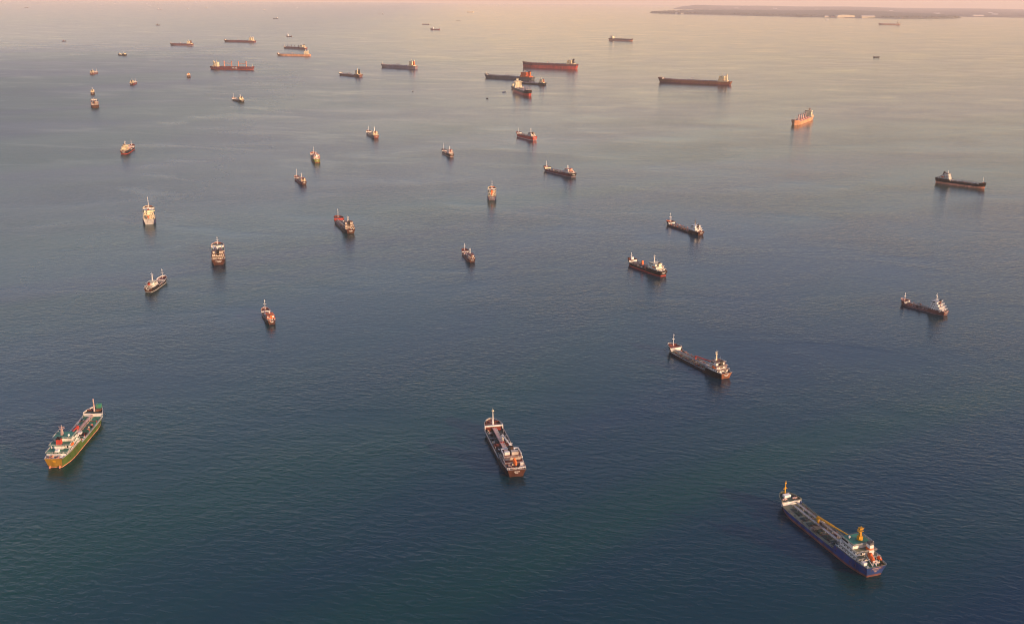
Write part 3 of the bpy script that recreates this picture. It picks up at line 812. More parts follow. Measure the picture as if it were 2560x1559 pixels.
s.block('forward_house', s.X(.90), s.X(.93), -s.B * .22, s.B * .05, s.dz(.92), s.dz(.92) + 3.0, 'white')
s = mk('M17', 'tanker', 'low black tanker with orange stern deck, above the ship with the red stripe', B=13.4, fb=1.7, fc=(.15, 2.6), pp=(.24, 2.2), hull='black', deck='deck_brown',
       fdeck='deck_brown', pdeck='deck_red', gun='purple_grey', transom='dark_brown', mb=.4)
dress(s, 2, 3, ('black', 'black'), hw=.45, dk='white', fmast=13, rmast=9, th=2.6, boat=None, cat_='grey', rm='dark_grey', winch='orange')
s.foremast(s.X(.88), s.dz(.9), 8, .5, 'white', ((.9, 1.0),))
s = mk('M10', 'tanker', 'black tanker with salmon red lower hull, bow turned right at the right edge', B=15.0, fb=6.6, bt=3.4, fc=(.12, 1.6), pp=(.30, 1.6), hull='black', boot='salmon',
       deck='deck_dark', pdeck='deck_brown', gun='black', mb=.5)
dress(s, 2, 4, ('black', 'black'), dk='deck_brown', fmast=11.5, rmast=5, th=2.6, boat='side', cat_='grey', pipe='light_grey')
s = mk('M16', 'tanker', 'small rust red decked coaster, stern towards us in the middle of the frame', B=9.8, fb=1.8, fc=(.17, 1.9), pp=(.34, 1.7), hull='brown', deck='deck_red', fdeck='deck_red', pdeck='deck_red',
       gun='brown', transom='dark_brown')
dress(s, 1, 2, ('brown', 'brown'), dk='deck_red', fmast=9, rmast=8, th=2.3, boat=None, cat_='pink')
s = mk('M15', 'tanker', 'small coaster with orange deckhouse top and thin white foremast, left of lower middle', B=9.6, fb=1.7, fc=(.18, 1.8), pp=(.36, 1.7), hull='black', deck='deck_brown', fdeck='deck_brown', pdeck='deck_red',
       gun='pink', transom='dark_brown')
dress(s, 1, 2, ('orange', 'deck_brown'), dk='orange', fmast=11, rmast=3.5, th=2.3, boat=None)
s = mk('M14', 'tanker', 'small black coaster with red funnel and white bow rim, bow turned away right', B=10.4, fb=2.4, bt=.5, fc=(.24, 1.6), pp=(.38, 1.6), hull='black', boot='light_grey', deck='deck_brown', fdeck='deck_red',
       pdeck='deck_olive', gun='white', transom='dark_brown', mb=.9)
dress(s, 1, 2, ('red', 'black'), dk='cream', fmast=11, rmast=10, th=2.5, boat=None, cat_='pink')
s = mk('M12', 'tanker', 'dark coaster seen squarely from astern with black funnel between white wings', B=17.2, fb=3.6, bt=0, fc=(.16, 3.0), pp=(.26, 2.6), hull='black', deck='deck_green', fdeck='deck_olive', pdeck='deck_olive',
       gun='pink', transom='dark_brown', tw=.93, house='dirty_white')
dress(s, 1, 3, ('black', 'black'), dk='deck_brown', fmast=10, rmast=3, th=3.0, boat=None, cat_='pink', hw=.45)
for sg in (1, -1): s.part('deck_frame', MB().beam((s.X(.36), sg * s.B * .3, s.dz(.4)), (s.X(.36), sg * s.B * .3, s.dz(.4) + 6), .9, .9).beam((s.X(.36), sg * s.B * .3, s.dz(.4) + 6), (s.X(.8), sg * s.B * .3, s.dz(.8) + 4.2), .9, .7), 'white')
s = mk('M11', 'tanker', 'blue hulled ship with pale transom and many white house tiers, seen from astern', B=18.2, fb=4.2, bt=0, fc=(.12, 2.8), pp=(.28, 2.4), hull='navy', deck='deck_green', fdeck='deck_olive', pdeck='deck_red',
       gun='cream', transom='light_grey', tw=.84, house='cream')
dress(s, 1, 4, ('cream', 'deck_red'), dk='cream', fmast=16, rmast=5, th=2.7, boat='free', cat_='light_grey', hw=.44)
s = mk('M13', 'tanker', 'dark tanker with red raised bow and three bright white house tiers from astern', B=15.4, fb=2.6, fc=(.16, 3.0), pp=(.24, 2.4), hull='black', deck='deck_grey', fdeck='deck_red', pdeck='deck_red', bulk='red',
       gun='deck_red', transom='dark_brown', house='dirty_white')
dress(s, 1, 3, ('black', 'black'), dk='rust', fmast=13, rmast=8, th=3.1, boat=None, cat_='grey', hw=.43)
s = mk('M8', 'tanker', 'cream housed ship with blue hull and orange deck gear, seen straight from astern', B=15.0, fb=3.4, fc=(.14, 2.8), pp=(.26, 2.4), hull='navy', deck='deck_brown', fdeck='deck_dark', pdeck='cream', gun='cream',
       transom='purple_grey', house='cream', tw=.86)
dress(s, 1, 3, ('orange', 'deck_brown'), dk='cream', fmast=12, rmast=4, th=2.9, boat='free', cat_='orange', winch='orange')
s = mk('M7', 'tanker', 'brown black tanker with long pale boom on deck and salmon stern gear', B=16.0, fb=3.6, bt=1.4, fc=(.13, 2.8), pp=(.27, 2.2), hull='maroon', boot='purple_grey', deck='deck_brown', fdeck='grey', pdeck='salmon',
       gun='black', bulk='cream', transom='black')
dress(s, 1, 3, ('salmon', 'maroon'), dk='salmon', fmast=12, rmast=7, th=2.5, boat='free', cat_='light_grey', house_f=.25, lifem='salmon', winch='salmon')
s.part('cargo_boom', MB().beam((s.X(.64), .2 * s.B, s.dz(.6) + 4), (s.X(.29), .2 * s.B, s.dz(.4) + 4.4), 1.3, 1.2).beam((s.X(.64), .2 * s.B, s.dz(.6)), (s.X(.64), .2 * s.B, s.dz(.6) + 4.5), 1.4, 1.4), 'pink')
s = mk('M6', 'tanker', 'red hulled tanker with black funnel smoking lightly, right of the cluster of masts', B=15.0, fb=6.0, bt=1.0, fc=(.13, 2.2), pp=(.30, 1.6), hull='red', boot='pink', deck='deck_red', gun='maroon', mb=.6)
s.r['label'] = 'red hulled tanker with black funnel and white masts, below the moored group'
dress(s, 1, 3, ('black', 'black'), dk='deck_red', fmast=11, rmast=11, th=2.7, boat=None, cat_='pink')
s = mk('M5', 'tanker', 'small black coaster with tall white foremast and pale waterline band, above the middle', B=12.0, fb=3.0, bt=.8, fc=(.16, 2.2), pp=(.30, 1.8), hull='black', boot='pink', deck='dark_grey', gun='black', transom='dark_brown')
dress(s, 1, 3, ('deck_red', 'maroon'), dk='salmon', fmast=14, rmast=8, th=2.5, boat=None, cat_='salmon')
s = mk('M2', 'tanker', 'grey black tanker with white railed bow and two white masts, seen from astern', B=15.2, fb=3.6, bt=0, fc=(.13, 2.6), pp=(.28, 2.2), hull='dark_grey', deck='deck_brown', gun='cream', transom='deck_red', house='cream')
dress(s, 1, 3, ('deck_red', 'black'), dk='cream', fmast=12, rmast=11, th=2.8, boat=None, cat_='cream')
s = mk('M3', 'gas_carrier', 'small ship with yellow green stern and crowded salmon decks, seen from astern', 'ship', B=15.0, fb=4.0, bt=.8, fc=(.14, 2.6), pp=(.30, 2.2), hull='green', boot='boot_red', deck='deck_brown', pdeck='salmon', gun='salmon',
       transom='olive', tw=.76)
dress(s, 1, 3, ('white', 'deck_red'), dk='salmon', fmast=13, rmast=5, th=2.6, boat='side', cat_='salmon', winch='salmon')
for t in (.45, .62): s.part('deck_tank', MB().bar((s.X(t - .07), 0, s.dz(.5) + 2.6), (s.X(t + .07), 0, s.dz(.5) + 2.6), 3.0, 3.0, 14), 'salmon')
s = mk('M4', 'tanker', 'little dark coaster with two thin white masts and cream stern house', B=11.2, fb=2.4, fc=(.18, 2.0), pp=(.36, 1.8), hull='maroon', deck='deck_brown', gun='pink', transom='dark_brown', house='cream')
dress(s, 1, 2, ('black', 'black'), dk='salmon', fmast=14, rmast=9, th=2.7, boat=None, cat_='salmon')
s = mk('M1', 'gas_carrier', 'ship with red waterline and cream house on the left, bow turned away right', 'ship', B=16.0, fb=4.2, bt=1.2, fc=(.20, 2.6), pp=(.34, 2.2), hull='black', boot='red', deck='deck_brown', pdeck='cream', gun='pink',
       transom='dark_brown', house='cream')
dress(s, 1, 4, ('cream', 'deck_brown'), dk='cream', fmast=12, rmast=8, th=2.6, boat='side', cat_='salmon')
for t in (.48, .66): s.part('deck_tank', MB().bar((s.X(t - .08), 0, s.dz(.5) + 2.2), (s.X(t + .08), 0, s.dz(.5) + 2.2), 3.2, 3.2, 14), 'pink')
# ---- big ships at anchor further out
def bulk_gear(s, ts_, h, mat='salmon', jib=True, hatch='deck_red', nh=5):
    """hatch covers and deck cranes of a bulk carrier"""
    z = s.dz(.5)
    for i in range(nh):
        t0 = .24 + .66 * i / nh; t1 = t0 + .66 / nh * .72
        s.block('hatch_cover', s.X(t0), s.X(t1), -s.B * .3, s.B * .3, z, z + 2.2, hatch, .3, .3)
    for i, t in enumerate(ts_):
        o = s.part('deck_crane', MB().bar((s.X(t), 0, z), (s.X(t), 0, z + h), 2.0, 1.7, 10), mat)
        s.block('crane_cab', s.X(t) - 2, s.X(t) + 2, -1.8, 1.8, z + h * .75, z + h, mat, .3, .3, o)
        if jib:
            e = ts_[i + 1] if i % 2 == 0 else ts_[i - 1]
            if i % 2 == 0: s.part('crane_jib', MB().beam((s.X(t), 0, z + h * .62), (s.X(e), 0, z + h * .55), 2.0, 1.8), mat, o)
def big(s, d=1, tiers=5, funnel=('black', 'black'), th=3.0, fm=None, dk=None, hw=.40, hl=.13, cat_=True, hm='cream', rm=None, rmm='cream', fmm='cream'):
    """fit-out of a large tanker"""
    B = s.B; L = s.L; xa, xf = s.X(.05), s.X(.05 + hl); ln = xf - xa
    T = [(xa + ln * (0 if i == 0 else .34), xf - ln * .02 * i, B * (hw - .05 * min(i, 2)), th) for i in range(tiers)]
    s.superstructure(T, deckm=dk or hm, bands=d > 0, mat=hm)
    s.radar_mast(T[-1][1] - ln * .25, s.top, rm or th * 2.6, w=th * .32, mat=rmm)
    s.funnel(xa + ln * .16, s.dz(.1) + th, th * (tiers - .6), ln * .12, B * .09, *funnel)
    s.foremast(s.X(.955), s.dz(.96), fm or th * 3.2, r=.55, mat=fmm)
    z = s.dz(.5)
    if cat_:
        s.pipes(s.X(.05 + hl + .02), s.X(.9), z + 1.8, [-B * .04, 0, B * .04], .45, 'purple_grey', 14)
        s.manifold(s.X(.52), z + 2.0, B * .36, 4, 'dark_grey', 2.2)
        s.crane(s.X(.54), B * .08, z, th * 2.4, (s.X(.44), B * .08, z + th * 1.7), 1.0, 'pink')
    if d:
        s.hatches([s.X(t) for t in (.3, .4, .6, .7, .8)], (-B * .25, B * .25), z, 1.6, 1.6, 'grey')
        for y in (-.2, .2): s.windlass(s.X(.93), B * y, s.dz(.93), 'grey', 1.8)
        for sg in (1, -1): s.side_boat(xa + ln * .4, sg * B * .40, s.dz(.1) + th * 1.5, 8)
        if s.L > 60: s.anchor_chain(1)
    return s
NOP = dict(fc=(0, 0), pp=(0, 0))
s = mk('D2', 'crude_tanker', 'long tanker riding high with deep red lower hull, top middle', B=42, fb=21, bt=13, fc=(.06, 1.5), pp=(0, 0), hull='maroon', boot='red', deck='deck_red', gun='black', sheer=2, bwk=1.6, rake=.015)
big(s, 1, 5, ('dark_grey', 'black'), 3.6)
s = mk('D9', 'crude_tanker', 'very long brown tanker with cream house at its right end, upper right', B=42, fb=12.5, bt=3, fc=(.07, 3), pp=(0, 0), hull='rust', boot='maroon', deck='deck_red', gun='rust', sheer=2, bwk=1.6)
big(s, 1, 5, ('cream', 'cream'), 4.0, hl=.12)
s.block('hull_patch', s.X(.35), s.X(.365), s.B / 2 - .3, s.B / 2 + .4, 7.5, 12.8, 'maroon')
s = mk('D3', 'crude_tanker', 'long black tanker with bright orange red house, partly hidden behind moored tankers', B=36, fb=11, bt=0, fc=(.06, 2), hull='dark_grey', deck='deck_grey', gun='dark_grey', bwk=1.4, pp=(0, 0))
big(s, 1, 5, ('orange', 'maroon'), 3.6, hm='orange', rmm='cream', hl=.19)
s = mk('D4', 'tanker', 'small black tanker with cream house at its right end, crossing behind the moored pair', B=20, fb=5, bt=0, fc=(.09, 2), pp=(.2, 2), hull='black', deck='pink', gun='black')
big(s, 1, 4, ('salmon', 'maroon'), 3.0, hl=.14)
s = mk('D5', 'product_tanker', 'black and red tanker bow towards us with big cream house front', 'tanker', B=30, fb=15, bt=8, fc=(.08, 2.4), pp=(0, 0), hull='black', boot='red', deck='pink', gun='dark_grey', tw=.9, bow=1.8)
big(s, 1, 6, ('cream', 'cream'), 3.6, hw=.46, hl=.16)
s = mk('D6', 'tanker', 'smaller cream housed tanker moored alongside the red bowed tanker', B=16, fb=4.5, bt=0, fc=(.1, 2), pp=(.25, 2), hull='maroon', deck='cream', gun='black', house='cream')
dress(s, 1, 4, ('cream', 'black'), dk='cream', fmast=10, th=2.8, boat=None, cat_='cream')
s = mk('M9', 'bulk_carrier', 'orange bulk carrier bow towards us with cranes and bright yellow house', 'cargo ship', B=25, fb=9, bt=0, fc=(.07, 2.4), pp=(0, 0), hull='orange_hull', deck='pink', gun='orange_hull', house='cream', bow=1.6, tw=.88)
big(s, 1, 5, ('cream', 'brown'), 3.2, cat_=False, hw=.46, hm='cream'); bulk_gear(s, (.32, .46, .60, .74), 15, 'pink', False, 'salmon')
s = mk('B9', 'bulk_carrier', 'maroon bulk carrier with two pairs of linked pale cranes and four white hull marks', 'cargo ship', B=31, fb=12, bt=3, fc=(.05, 1.5), pp=(0, 0), hull='maroon', boot='boot_red', deck='deck_red', gun='maroon')
big(s, 1, 5, ('cream', 'cream'), 3.6, cat_=False); bulk_gear(s, (.31, .48, .635, .81), 25, 'salmon', True)
for i in range(4):
    t = .53 + i * .035; x, y, _ = s.pt(t, 6); s.block('hull_mark', x - 2.2, x + 2.2, -y - .12, -y + .1, 6, 10, 'white', parent=s.hull)
s = mk('C7', 'tanker', 'grey violet tanker with cream house, upper middle and broadside', B=31, fb=13, bt=0, fc=(.06, 1.6), pp=(0, 0), hull='purple_grey', deck='pink', gun='purple_grey')
big(s, 1, 5, ('orange', 'cream'), 3.8)
s = mk('C8', 'tanker', 'black tanker with cream house under way, left of the grey violet tanker', B=24, fb=7, bt=0, fc=(.07, 2), pp=(.2, 1.6), hull='brown', deck='pink', gun='black')
big(s, 1, 5, ('black', 'black'), 3.2, hl=.16)
s = mk('B8', 'crude_tanker', 'bright orange low tanker with pale house, just above the maroon bulk carrier', B=28, fb=9, bt=0, fc=(.05, 3), pp=(0, 0), hull='orange_hull', deck='salmon', gun='orange_hull')
big(s, 0, 5, ('cream', 'cream'), 3.4)
s = mk('B7', 'bulk_carrier', 'violet brown cargo ship with small deck masts, above the orange low tanker', 'cargo ship', B=28, fb=10, bt=3, fc=(.05, 2), pp=(0, 0), hull='maroon', boot='purple_grey', deck='pink', gun='maroon')
big(s, 0, 4, ('cream', 'black'), 3.6, cat_=False, hl=.2); bulk_gear(s, (.34, .5, .64, .8), 13, 'purple_grey', False)
s = mk('B5', 'crude_tanker', 'long thin dark tanker with pale house, second from the top left pair', B=34, fb=12, bt=2, fc=(.05, 3), pp=(0, 0), hull='maroon', boot='purple_grey', deck='deck_red', gun='maroon')
big(s, 0, 5, ('cream', 'cream'), 4.0)
s = mk('A15', 'tanker', 'dark tanker with violet lower hull and cream house, left of the long thin one', B=26, fb=12, bt=5, fc=(.06, 2), pp=(0, 0), hull='maroon', boot='purple_grey', deck='deck_brown', gun='maroon')
big(s, 0, 4, ('brown', 'maroon'), 4.0, hl=.19)
s = mk('D1', 'tanker', 'dark tanker with red lower hull, bow right, alone near the top right of middle', B=32, fb=14, bt=7, fc=(.05, 1.5), pp=(0, 0), hull='brown', boot='salmon', deck='deck_brown', gun='brown')
big(s, 0, 4, ('pink', 'brown'), 3.8)
s = mk('E1', 'crude_tanker', 'faint orange tanker lying off the far island shore', B=42, fb=14, bt=7, fc=(.08, 3), pp=(0, 0), hull='salmon', boot='orange_hull', deck='salmon', gun='brown')
big(s, 0, 5, ('cream', 'cream'), 5.0)
s = mk('G5', 'tanker', 'tall dark red stern of a ship seen from astern, lower of two at upper left', B=22, fb=8.5, bt=1, fc=(.07, 2), pp=(0, 0), hull='dark_brown', boot='dark_brown', deck='deck_red', gun='pink', tw=.92, house='dirty_white')
big(s, 1, 3, ('brown', 'black'), 2.9, hw=.42, hm='dirty_white', rm=5, fm=6)
for key, lab, kw, dr in (
        ('G6', 'coaster with white foremast and cream house, bow away left, upper left', dict(hull='black', deck='deck_brown', house='cream', gun='pink'), dict(fmast=14)),
        ('G2', 'coaster with cream stern house and thin mast, right of the upper left column', dict(hull='maroon', deck='deck_brown', house='cream', gun='pink', transom='dark_brown'), dict(fmast=13, rmast=9)),
        ('A16', 'coaster with pale house and bow to the right, top of the upper left column', dict(hull='brown', deck='deck_brown', house='cream', gun='pink'), dict(fmast=12)),
        ('A17', 'stubby coaster with orange tinted stern, left of the maroon bulk carrier', dict(hull='maroon', deck='deck_red', house='cream', gun='salmon', transom='dark_brown'), dict(fmast=6, rmast=3, funnel=('orange', 'maroon'))),
        ('G4', 'small coaster from astern with dark funnel, upper of two close together', dict(hull='black', deck='deck_brown', house='cream', gun='pink', transom='dark_brown'), dict(fmast=11, rmast=8))):
    s = mk(key, 'tanker', lab, 'ship', B=AT[key][3] / 5.8, fb=4, fc=(.14, 2.4), pp=(.28, 2.2), tw=.9, **kw)
    dress(s, 1, 3, th=2.9, boat=None, cat_=None, hw=.43, dk='cream', **{**dict(funnel=('black', 'black')), **dr})
s = mk('A14', 'supply_vessel', 'supply vessel with pale bow block and pale stern house, top left', 'ship', B=15, fb=4, fc=(.3, 3), pp=(.36, 3), hull='black', deck='deck_brown', house='cream', gun='cream', bulk='cream')
dress(s, 0, 2, ('black', 'black'), fmast=8, rmast=8, th=3); s.block('forward_house', s.X(.72), s.X(.88), -5, 5, s.dz(.8), s.dz(.8) + 4, 'cream', .4, .4)
# ---- specks near the horizon
for key, lab, cat, h, kw in (
        ('B3', 'tiny dark freighter with pale stern house, above the violet brown cargo ship', 'ship', 'dark_grey', dict(fb=7)),
        ('C3', 'tiny freighter with bright white house at its left end, top middle', 'ship', 'maroon', dict(fb=9)),
        ('A2', 'tiny freighter with bright house right, near the top left corner', 'ship', 'purple_grey', dict(fb=7)),
        ('A8', 'tiny white freighter with bow right, fifth speck from the left along the top', 'ship', 'pink', dict(fb=7)),
        ('C1', 'tiny low freighter with white stern, left of the top middle', 'ship', 'purple_grey', dict(fb=5)),
        ('B6', 'tiny boat with white cabin left and dark hull, above the violet brown cargo ship', 'boat', 'brown', dict(fb=4)),
        ('T3', 'faint pale freighter on the upper edge, above the left quarter', 'ship', 'pink', dict(fb=8)),
        ('T7', 'white ship speck, lower of a close pair at the top', 'ship', 'white', dict(fb=8))):
    s = mk(key, 'freighter', lab, cat, B=AT[key][3] / 5.5, hull=h, deck='deck_brown', gun=h, fc=(.08, 2), pp=(.2, 2), house='white', **kw)
    dress(s, 0, 4, ('white', 'white'), th=3.2, fmast=8, rmast=6, house_f=.3, hw=.45)
s = mk('C2', 'barge', 'tiny flat dark barge beside the freighter with bright house, top middle', 'barge', B=20, fb=6, fc=(.06, 2), pp=(0, 0), hull='maroon', deck='deck_brown', gun='maroon', tw=.95, bow=2.5)
s.foremast(s.X(.95), s.dz(.95), 6, .6, 'pink'); s.block('deck_cargo', s.X(.1), s.X(.9), -7, 7, s.dz(.5), s.dz(.5) + 1.2, 'deck_brown', .4, .4); s.block('wheelhouse', s.X(.03), s.X(.07), -4, 4, s.dz(.05), s.dz(.05) + 3, 'brown')
s = mk('F1', 'barge', 'dark flat barge alone on the water below the far island', 'barge', B=11, fb=3.0, fc=(.1, .8), pp=(0, 0), hull='black', deck='dark_grey', gun='black', tw=.95, bow=2.5)
s.block('deck_cargo', s.X(.12), s.X(.86), -4.2, 4.2, s.dz(.5), s.dz(.5) + 2.6, 'dark_grey', .6, .5); s.block('wheelhouse', s.X(.03), s.X(.12), -3, 3, s.dz(.05), s.dz(.05) + 4, 'brown', .2, .2)
s = mk('C5', 'barge', 'faint thin dark barge with no house, top middle right', 'barge', B=12, fb=2.5, fc=(.06, 1), pp=(0, 0), hull='brown', deck='brown', gun='brown', tw=.95, bow=2.5)
s.block('deck_cargo', s.X(.1), s.X(.9), -4, 4, s.dz(.5), s.dz(.5) + 1.0, 'brown', .4, .4)
s = mk('C4', 'car_carrier', 'tiny cream box shaped car carrier on the horizon, top middle', 'ship', B=24, fb=22, bt=0, fc=(0, 0), pp=(0, 0), hull='cream', deck='cream', gun='cream', tw=.97, bow=2.2, mb=.2)
s.block('bridge', s.X(.84), s.X(.9), -11, 11, s.dz(.8), s.dz(.8) + 3.5, 'cream'); s.funnel(s.X(.15), s.dz(.1), 6, 3, 2, 'cream', 'grey'); s.foremast(s.X(.95), s.dz(.9), 8, .5)
def small_boat(key, name, label, cat, hull, cab, B, fb, cabh, mast=0, group=None):
    s = mk(key, name, label, cat, B=B, fb=fb, fc=(.3, fb * .35), pp=(0, 0), hull=hull, deck='deck_brown', gun=hull, mb=.2, bwk=.4, bulk=cab, sheer=fb * .3)
    L = s.L; z = s.dz(.4)
    c = s.block('cabin', s.X(.2), s.X(.58), -B * .34, B * .34, z, z + cabh, cab, L * .02, B * .03)
    s.block('wheelhouse', s.X(.34), s.X(.56), -B * .26, B * .26, z + cabh, z + cabh * 1.8, cab, L * .015, B * .02, c)
    s.block('window', s.X(.36), s.X(.555), -B * .262, B * .262, z + cabh * 1.25, z + cabh * 1.55, 'glass', 0, 0, c)
    if mast: s.part('mast', MB().bar((s.X(.36), 0, z + cabh), (s.X(.36), 0, z + cabh + mast), .02 * L, .008 * L), cab)
small_boat('A12', 'tugboat', 'dark grey tug silhouette with mast near the top left, under the white specks', 'tug', 'dark_grey', 'dark_grey', 14, 5, 6, 16)
small_boat('A13', 'tugboat', 'small dark tug alone at the upper left', 'tug', 'dark_grey', 'purple_grey', 9, 3.4, 3.4, 7)
small_boat('B4', 'launch', 'tiny dark launch dot at the top, right of the small freighters', 'boat', 'brown', 'brown', 8, 3, 3)
small_boat('D7', 'launch', 'tiny white launch left of the moored tankers', 'boat', 'grey', 'white', 4.2, 1.5, 1.5)
small_boat('D8', 'launch', 'tiny dark launch below and left of the moored tankers', 'boat', 'black', 'dark_grey', 3.2, 1.3, 1.1)
small_boat('D10', 'buoy_tender', 'tiny dark dot of a boat with pale top, left of the moored tankers', 'boat', 'black', 'white', 3.0, 1.4, 1.4, 2)
SP = 'white specks of ships near the horizon'
for key, lab in (('T1', 'white ship speck farthest left at the top'), ('T4', 'white ship speck left of the quarter mark at the top'), ('T5', 'faint white ship speck right of the quarter mark at the top'),
                 ('T6', 'white ship speck, upper of a close pair at the top'), ('T9', 'white ship speck above the dark violet hulled tanker'), ('T10', 'white ship speck above the long thin dark tanker'),
                 ('B1', 'white ship speck above the tiny dark freighter'), ('B2', 'very faint ship speck right of the tiny dark freighter'), ('T11', 'very faint ship speck on the upper edge at left'),
                 ('T12', 'pale boat speck just off the far island shore'), ('T13', 'faint pale speck on the horizon, top middle')):
    small_boat(key, 'distant_ship', lab, 'ship', 'white', 'white', AT[key][3] / 4.5, 7, 7, 0, SP)

# ---- smooth tracks left by ships under way and by the tide round the hulls
MATS['wake'] = sea_material('wake_water', bump=.45, rough0=.12, rough1=.16)
def wake(P, w0, w1, label):
    v = []; f = []
    for i, (x, y) in enumerate(P):
        q = i / (len(P) - 1); x2, y2 = P[min(i + 1, len(P) - 1)]; x1, y1 = P[max(i - 1, 0)]
        d_ = Vector((x2 - x1, y2 - y1)).normalized(); w = w0 + (w1 - w0) * q
        for k in (-1, 1): xx, yy = x - d_.y * w * k, y + d_.x * w * k; v.append((xx, yy, sea_z(xx, yy) + .08))
    f = [(2 * i, 2 * i + 1, 2 * i + 3, 2 * i + 2) for i in range(len(P) - 1)]
    me = bpy.data.meshes.new('wake'); me.from_pydata(v, [], f); me.materials.append(MATS['wake']); o = bpy.data.objects.new('wake', me); COL.objects.link(o); o['kind'] = 'structure'; o['label'] = label
def bend(x, y, hd, n, st, curve):
    P = []
    for i in range(n): P.append((x, y)); hd += curve; x += st * math.cos(math.radians(hd)); y += st * math.sin(math.radians(hd))
    return P
x, y, hd, L = AT['C8']; wake(bend(x - L * .5 * math.cos(math.radians(hd)), y - L * .5 * math.sin(math.radians(hd)), hd + 180, 14, 30, 1.5), 6, 16, 'smooth wake behind the black tanker under way')
x, y, hd, L = AT['C3']; wake(bend(x - L * .5 * math.cos(math.radians(hd)), y - L * .5 * math.sin(math.radians(hd)), hd + 180, 14, 60, -1), 8, 30, 'faint wake left of the tiny freighter with bright house')
x, y, hd, L = AT['F1']; wake(bend(x + L * .5, y, -6, 16, 80, .3), 4, 16, 'thin wake trailing right of the flat barge')
# ------------------------------------------------------------------ far island and coast
def land_mat(name, c0, c1):
    mt = bpy.data.materials.new(name); mt.use_nodes = True
    n = mt.node_tree; b = n.nodes['Principled BSDF']; geo = n.nodes.new('ShaderNodeNewGeometry')
    mp = n.nodes.new('ShaderNodeMapping'); mp.inputs['Scale'].default_value = (.006, .003, .01); n.links.new(geo.outputs['Position'], mp.inputs[0])
    no = n.nodes.new('ShaderNodeTexNoise'); no.inputs['Scale'].default_value = 1; no.inputs['Detail'].default_value = 6; n.links.new(mp.outputs[0], no.inputs[0])
    r = n.nodes.new('ShaderNodeMapRange'); r.inputs[1].default_value = .4; r.inputs[2].default_value = .6; n.links.new(no.outputs[0], r.inputs[0])
    mx = n.nodes.new('ShaderNodeMix'); mx.data_type = 'RGBA'; mx.inputs[6].default_value = (*c0, 1); mx.inputs[7].default_value = (*c1, 1)
    n.links.new(r.outputs[0], mx.inputs[0]); n.links.new(mx.outputs[2], b.inputs['Base Color']); b.inputs['Roughness'].default_value = .9
    MATS[name] = mt
land_mat('forest', (.03, .042, .025), (.075, .075, .05)); land_mat('coast_ground', (.05, .055, .04), (.16, .13, .10)); land_mat('beach', (.5, .42, .3), (.42, .34, .24))
rl = random.Random(5)
def lerp_poly(P, u):
    u = max(0, min(.9999, u)) * (len(P) - 1); i = int(u); f = u - i
    return (P[i][0] * (1 - f) + P[i + 1][0] * f, P[i][1] * (1 - f) + P[i + 1][1] * f)
def land(name, front, back, hmax, mat, nu=140, nv=14, seed=1, kind='structure', jag=40):
    r = random.Random(seed); hills = [(r.random(), r.uniform(.2, .8), r.uniform(.04, .13), r.uniform(.3, 1)) for _ in range(14)]
    v = []; f = []
    for i in range(nu + 1):
        u = i / nu; a = lerp_poly(front, u); b = lerp_poly(back, u)
        for j in range(nv + 1):
            q = (j / nv) ** 1.5
            x = a[0] + (b[0] - a[0]) * q; y = a[1] + (b[1] - a[1]) * q
            if j == 0: y += r.uniform(-1, 1) * jag
            e = min(1, u / .05, (1 - u) / .03) * min(1, j / 2) * (1 if j < nv else 0)
            h = .35 + sum(k * math.exp(-((u - hu) / w) ** 2 - ((q - hv) / .35) ** 2) for hu, hv, w, k in hills)
            h = h * hmax * e + (r.uniform(0, 9) if 0 < j < nv else 0)
            v.append((x, y, sea_z(x, y) + (h + 2 if 0 < j < nv else -3)))
    for i in range(nu):
        for j in range(nv): a = i * (nv + 1) + j; f.append((a, a + nv + 1, a + nv + 2, a + 1))
    me = bpy.data.meshes.new(name); me.from_pydata(v, [], f); me.update(); me.materials.append(MATS[mat])
    o = bpy.data.objects.new(name, me); COL.objects.link(o); o['kind'] = kind
    return o
FRONT = [(2770, 21648), (3118, 20410), (3600, 20000), (4097, 19672), (4903, 18584), (5549, 18221), (6410, 17987), (7000, 18300), (7600, 18850)]
BACK = [(2900, 22600), (4000, 25800), (4700, 27500), (5600, 27500), (6700, 26800), (7800, 26500), (8800, 25600), (9000, 23000), (8000, 19500)]
o = land('island', FRONT, BACK, 24, 'forest', seed=3); o['label'] = 'low wooded island along the top right'
CF = [(4300, 29500), (5400, 29500), (7500, 28500), (8700, 25000), (8600, 20600), (9200, 20300), (9800, 20100), (11500, 19800)]
CB = [(6800, 44000), (9500, 48500), (13000, 49000), (17500, 50000), (21000, 52000), (24000, 52500), (26000, 53000), (30000, 53500)]
o = land('coast', CF, CB, 26, 'coast_ground', 160, 20, 8, jag=60); o['label'] = 'distant low coast fading into haze'
# tree crowns that roughen the island's skyline: one mass at this distance
mb = MB()
for i in range(2600):
    u = rl.random(); q = rl.random() ** 2; a = lerp_poly(FRONT, u); b = lerp_poly(BACK, u); q = .03 + .85 * q
    x, y = a[0] + (b[0] - a[0]) * q, a[1] + (b[1] - a[1]) * q; z = sea_z(x, y)
    h = rl.uniform(8, 34); w = rl.uniform(25, 90)
    mb.add([(x - w, y, z), (x, y - w, z), (x + w, y, z), (x, y + w, z), (x - w * .5, y - w * .4, z + h), (x + w * .5, y - w * .4, z + h * rl.uniform(.8, 1.1)), (x + w * .4, y + w * .5, z + h), (x - w * .4, y + w * .5, z + h)],
           [(0, 1, 5, 4), (1, 2, 6, 5), (2, 3, 7, 6), (3, 0, 4, 7), (4, 5, 6, 7)])
tag(mb.build('island_woods', 'forest'), 'dark woods covering the far island', None, None, 'stuff')
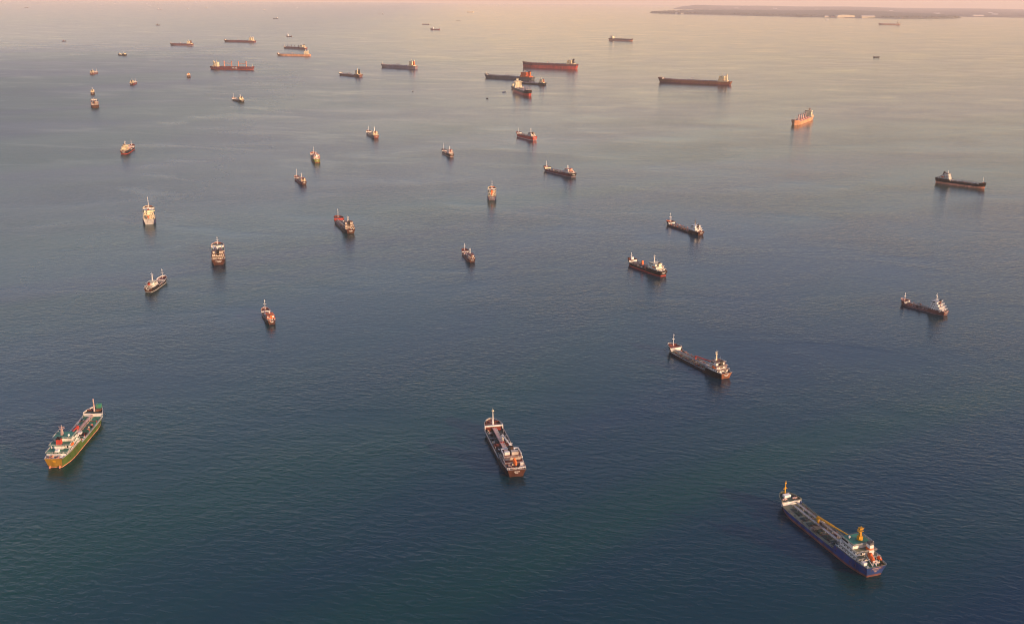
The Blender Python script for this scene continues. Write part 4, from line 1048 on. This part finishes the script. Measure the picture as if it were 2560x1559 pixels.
def strip(name, P, w, h, mat, label):
    v = []; f = []
    for i, (x, y) in enumerate(P):
        z = sea_z(x, y); v += [(x, y - w, z - 2), (x, y - w * .6, z + h), (x, y + w, z + h), (x, y + w * 1.2, z - 2)]
    for i in range(len(P) - 1):
        for j in range(3): a = i * 4 + j; f.append((a, a + 4, a + 5, a + 1))
    me = bpy.data.meshes.new(name); me.from_pydata(v, [], f); me.materials.append(MATS[mat]); o = bpy.data.objects.new(name, me); COL.objects.link(o); o['kind'] = 'structure'; o['label'] = label
strip('beach', [(2900, 21150), (3118, 20390), (3360, 20150), (3600, 19960), (3850, 19800), (4097, 19640)], 60, 3.5, 'beach', 'pale beach at the left end of the far island')
strip('breakwater', [(6420, 17960), (6800, 18080), (7200, 18330), (7660, 18760)], 45, 9, 'forest', 'low dark spit at the right end of the far island')
def hall(x, y, w, d, h, label, roof='white', arch=False, cat='building', group='pale buildings on the far shore'):
    o = bpy.data.objects.new('shore_building', None); COL.objects.link(o); o.location = (x, y, sea_z(x, y) + 3); tag(o, label, cat, group)
    MB().box(-w / 2, w / 2, -d / 2, d / 2, 0, h * .55).build('wall', 'cream', o)
    m_ = MB()
    if arch:
        n = 12
        for i in range(n + 1):
            a = math.pi * i / n; xx = -math.cos(a) * w / 2; zz = h * .55 + math.sin(a) * h * .45; m_.v += [(xx, -d / 2 - 1, zz), (xx, d / 2 + 1, zz)]
        m_.f = [(2 * i, 2 * i + 2, 2 * i + 3, 2 * i + 1) for i in range(n)] + [tuple(range(0, 2 * n + 2, 2))[::-1], tuple(range(1, 2 * n + 2, 2))]
    else: m_.box(-w / 2 - 2, w / 2 + 2, -d / 2 - 2, d / 2 + 2, h * .55 + .3, h, w * .05, d * .45)
    m_.build('roof', roof, o)
hall(5600, 18330, 300, 120, 46, 'long white arched hall at the island shore', 'cream', True)
hall(5950, 18230, 225, 90, 40, 'pale flat hall right of the arched hall', 'sand')
hall(5310, 18420, 60, 40, 26, 'small pale block left of the arched hall', 'white')
hall(5420, 18400, 60, 30, 14, 'low shed between the pale block and the arched hall', 'salmon')
hall(3080, 20600, 40, 30, 22, 'small white house at the beach, left one', 'white'); hall(3170, 20480, 55, 30, 20, 'small white house at the beach, right one', 'white')
hall(3790, 21000, 60, 30, 40, 'pale building among the island trees', 'white')
for i, (x, y, w) in enumerate(((5200, 31500, 160), (6500, 31800, 200), (6700, 34500, 120), (7800, 32500, 200), (8500, 30500, 170), (9900, 28500, 160), (9200, 23600, 220), (10200, 23000, 200), (11200, 25500, 190), (10600, 21500, 90), (8950, 20900, 330), (12000, 23000, 260))):
    hall(x, y, w * .6, 60, 34, 'pale speck of a building on the hazy coast behind the island', 'white', group='buildings on the distant coast')
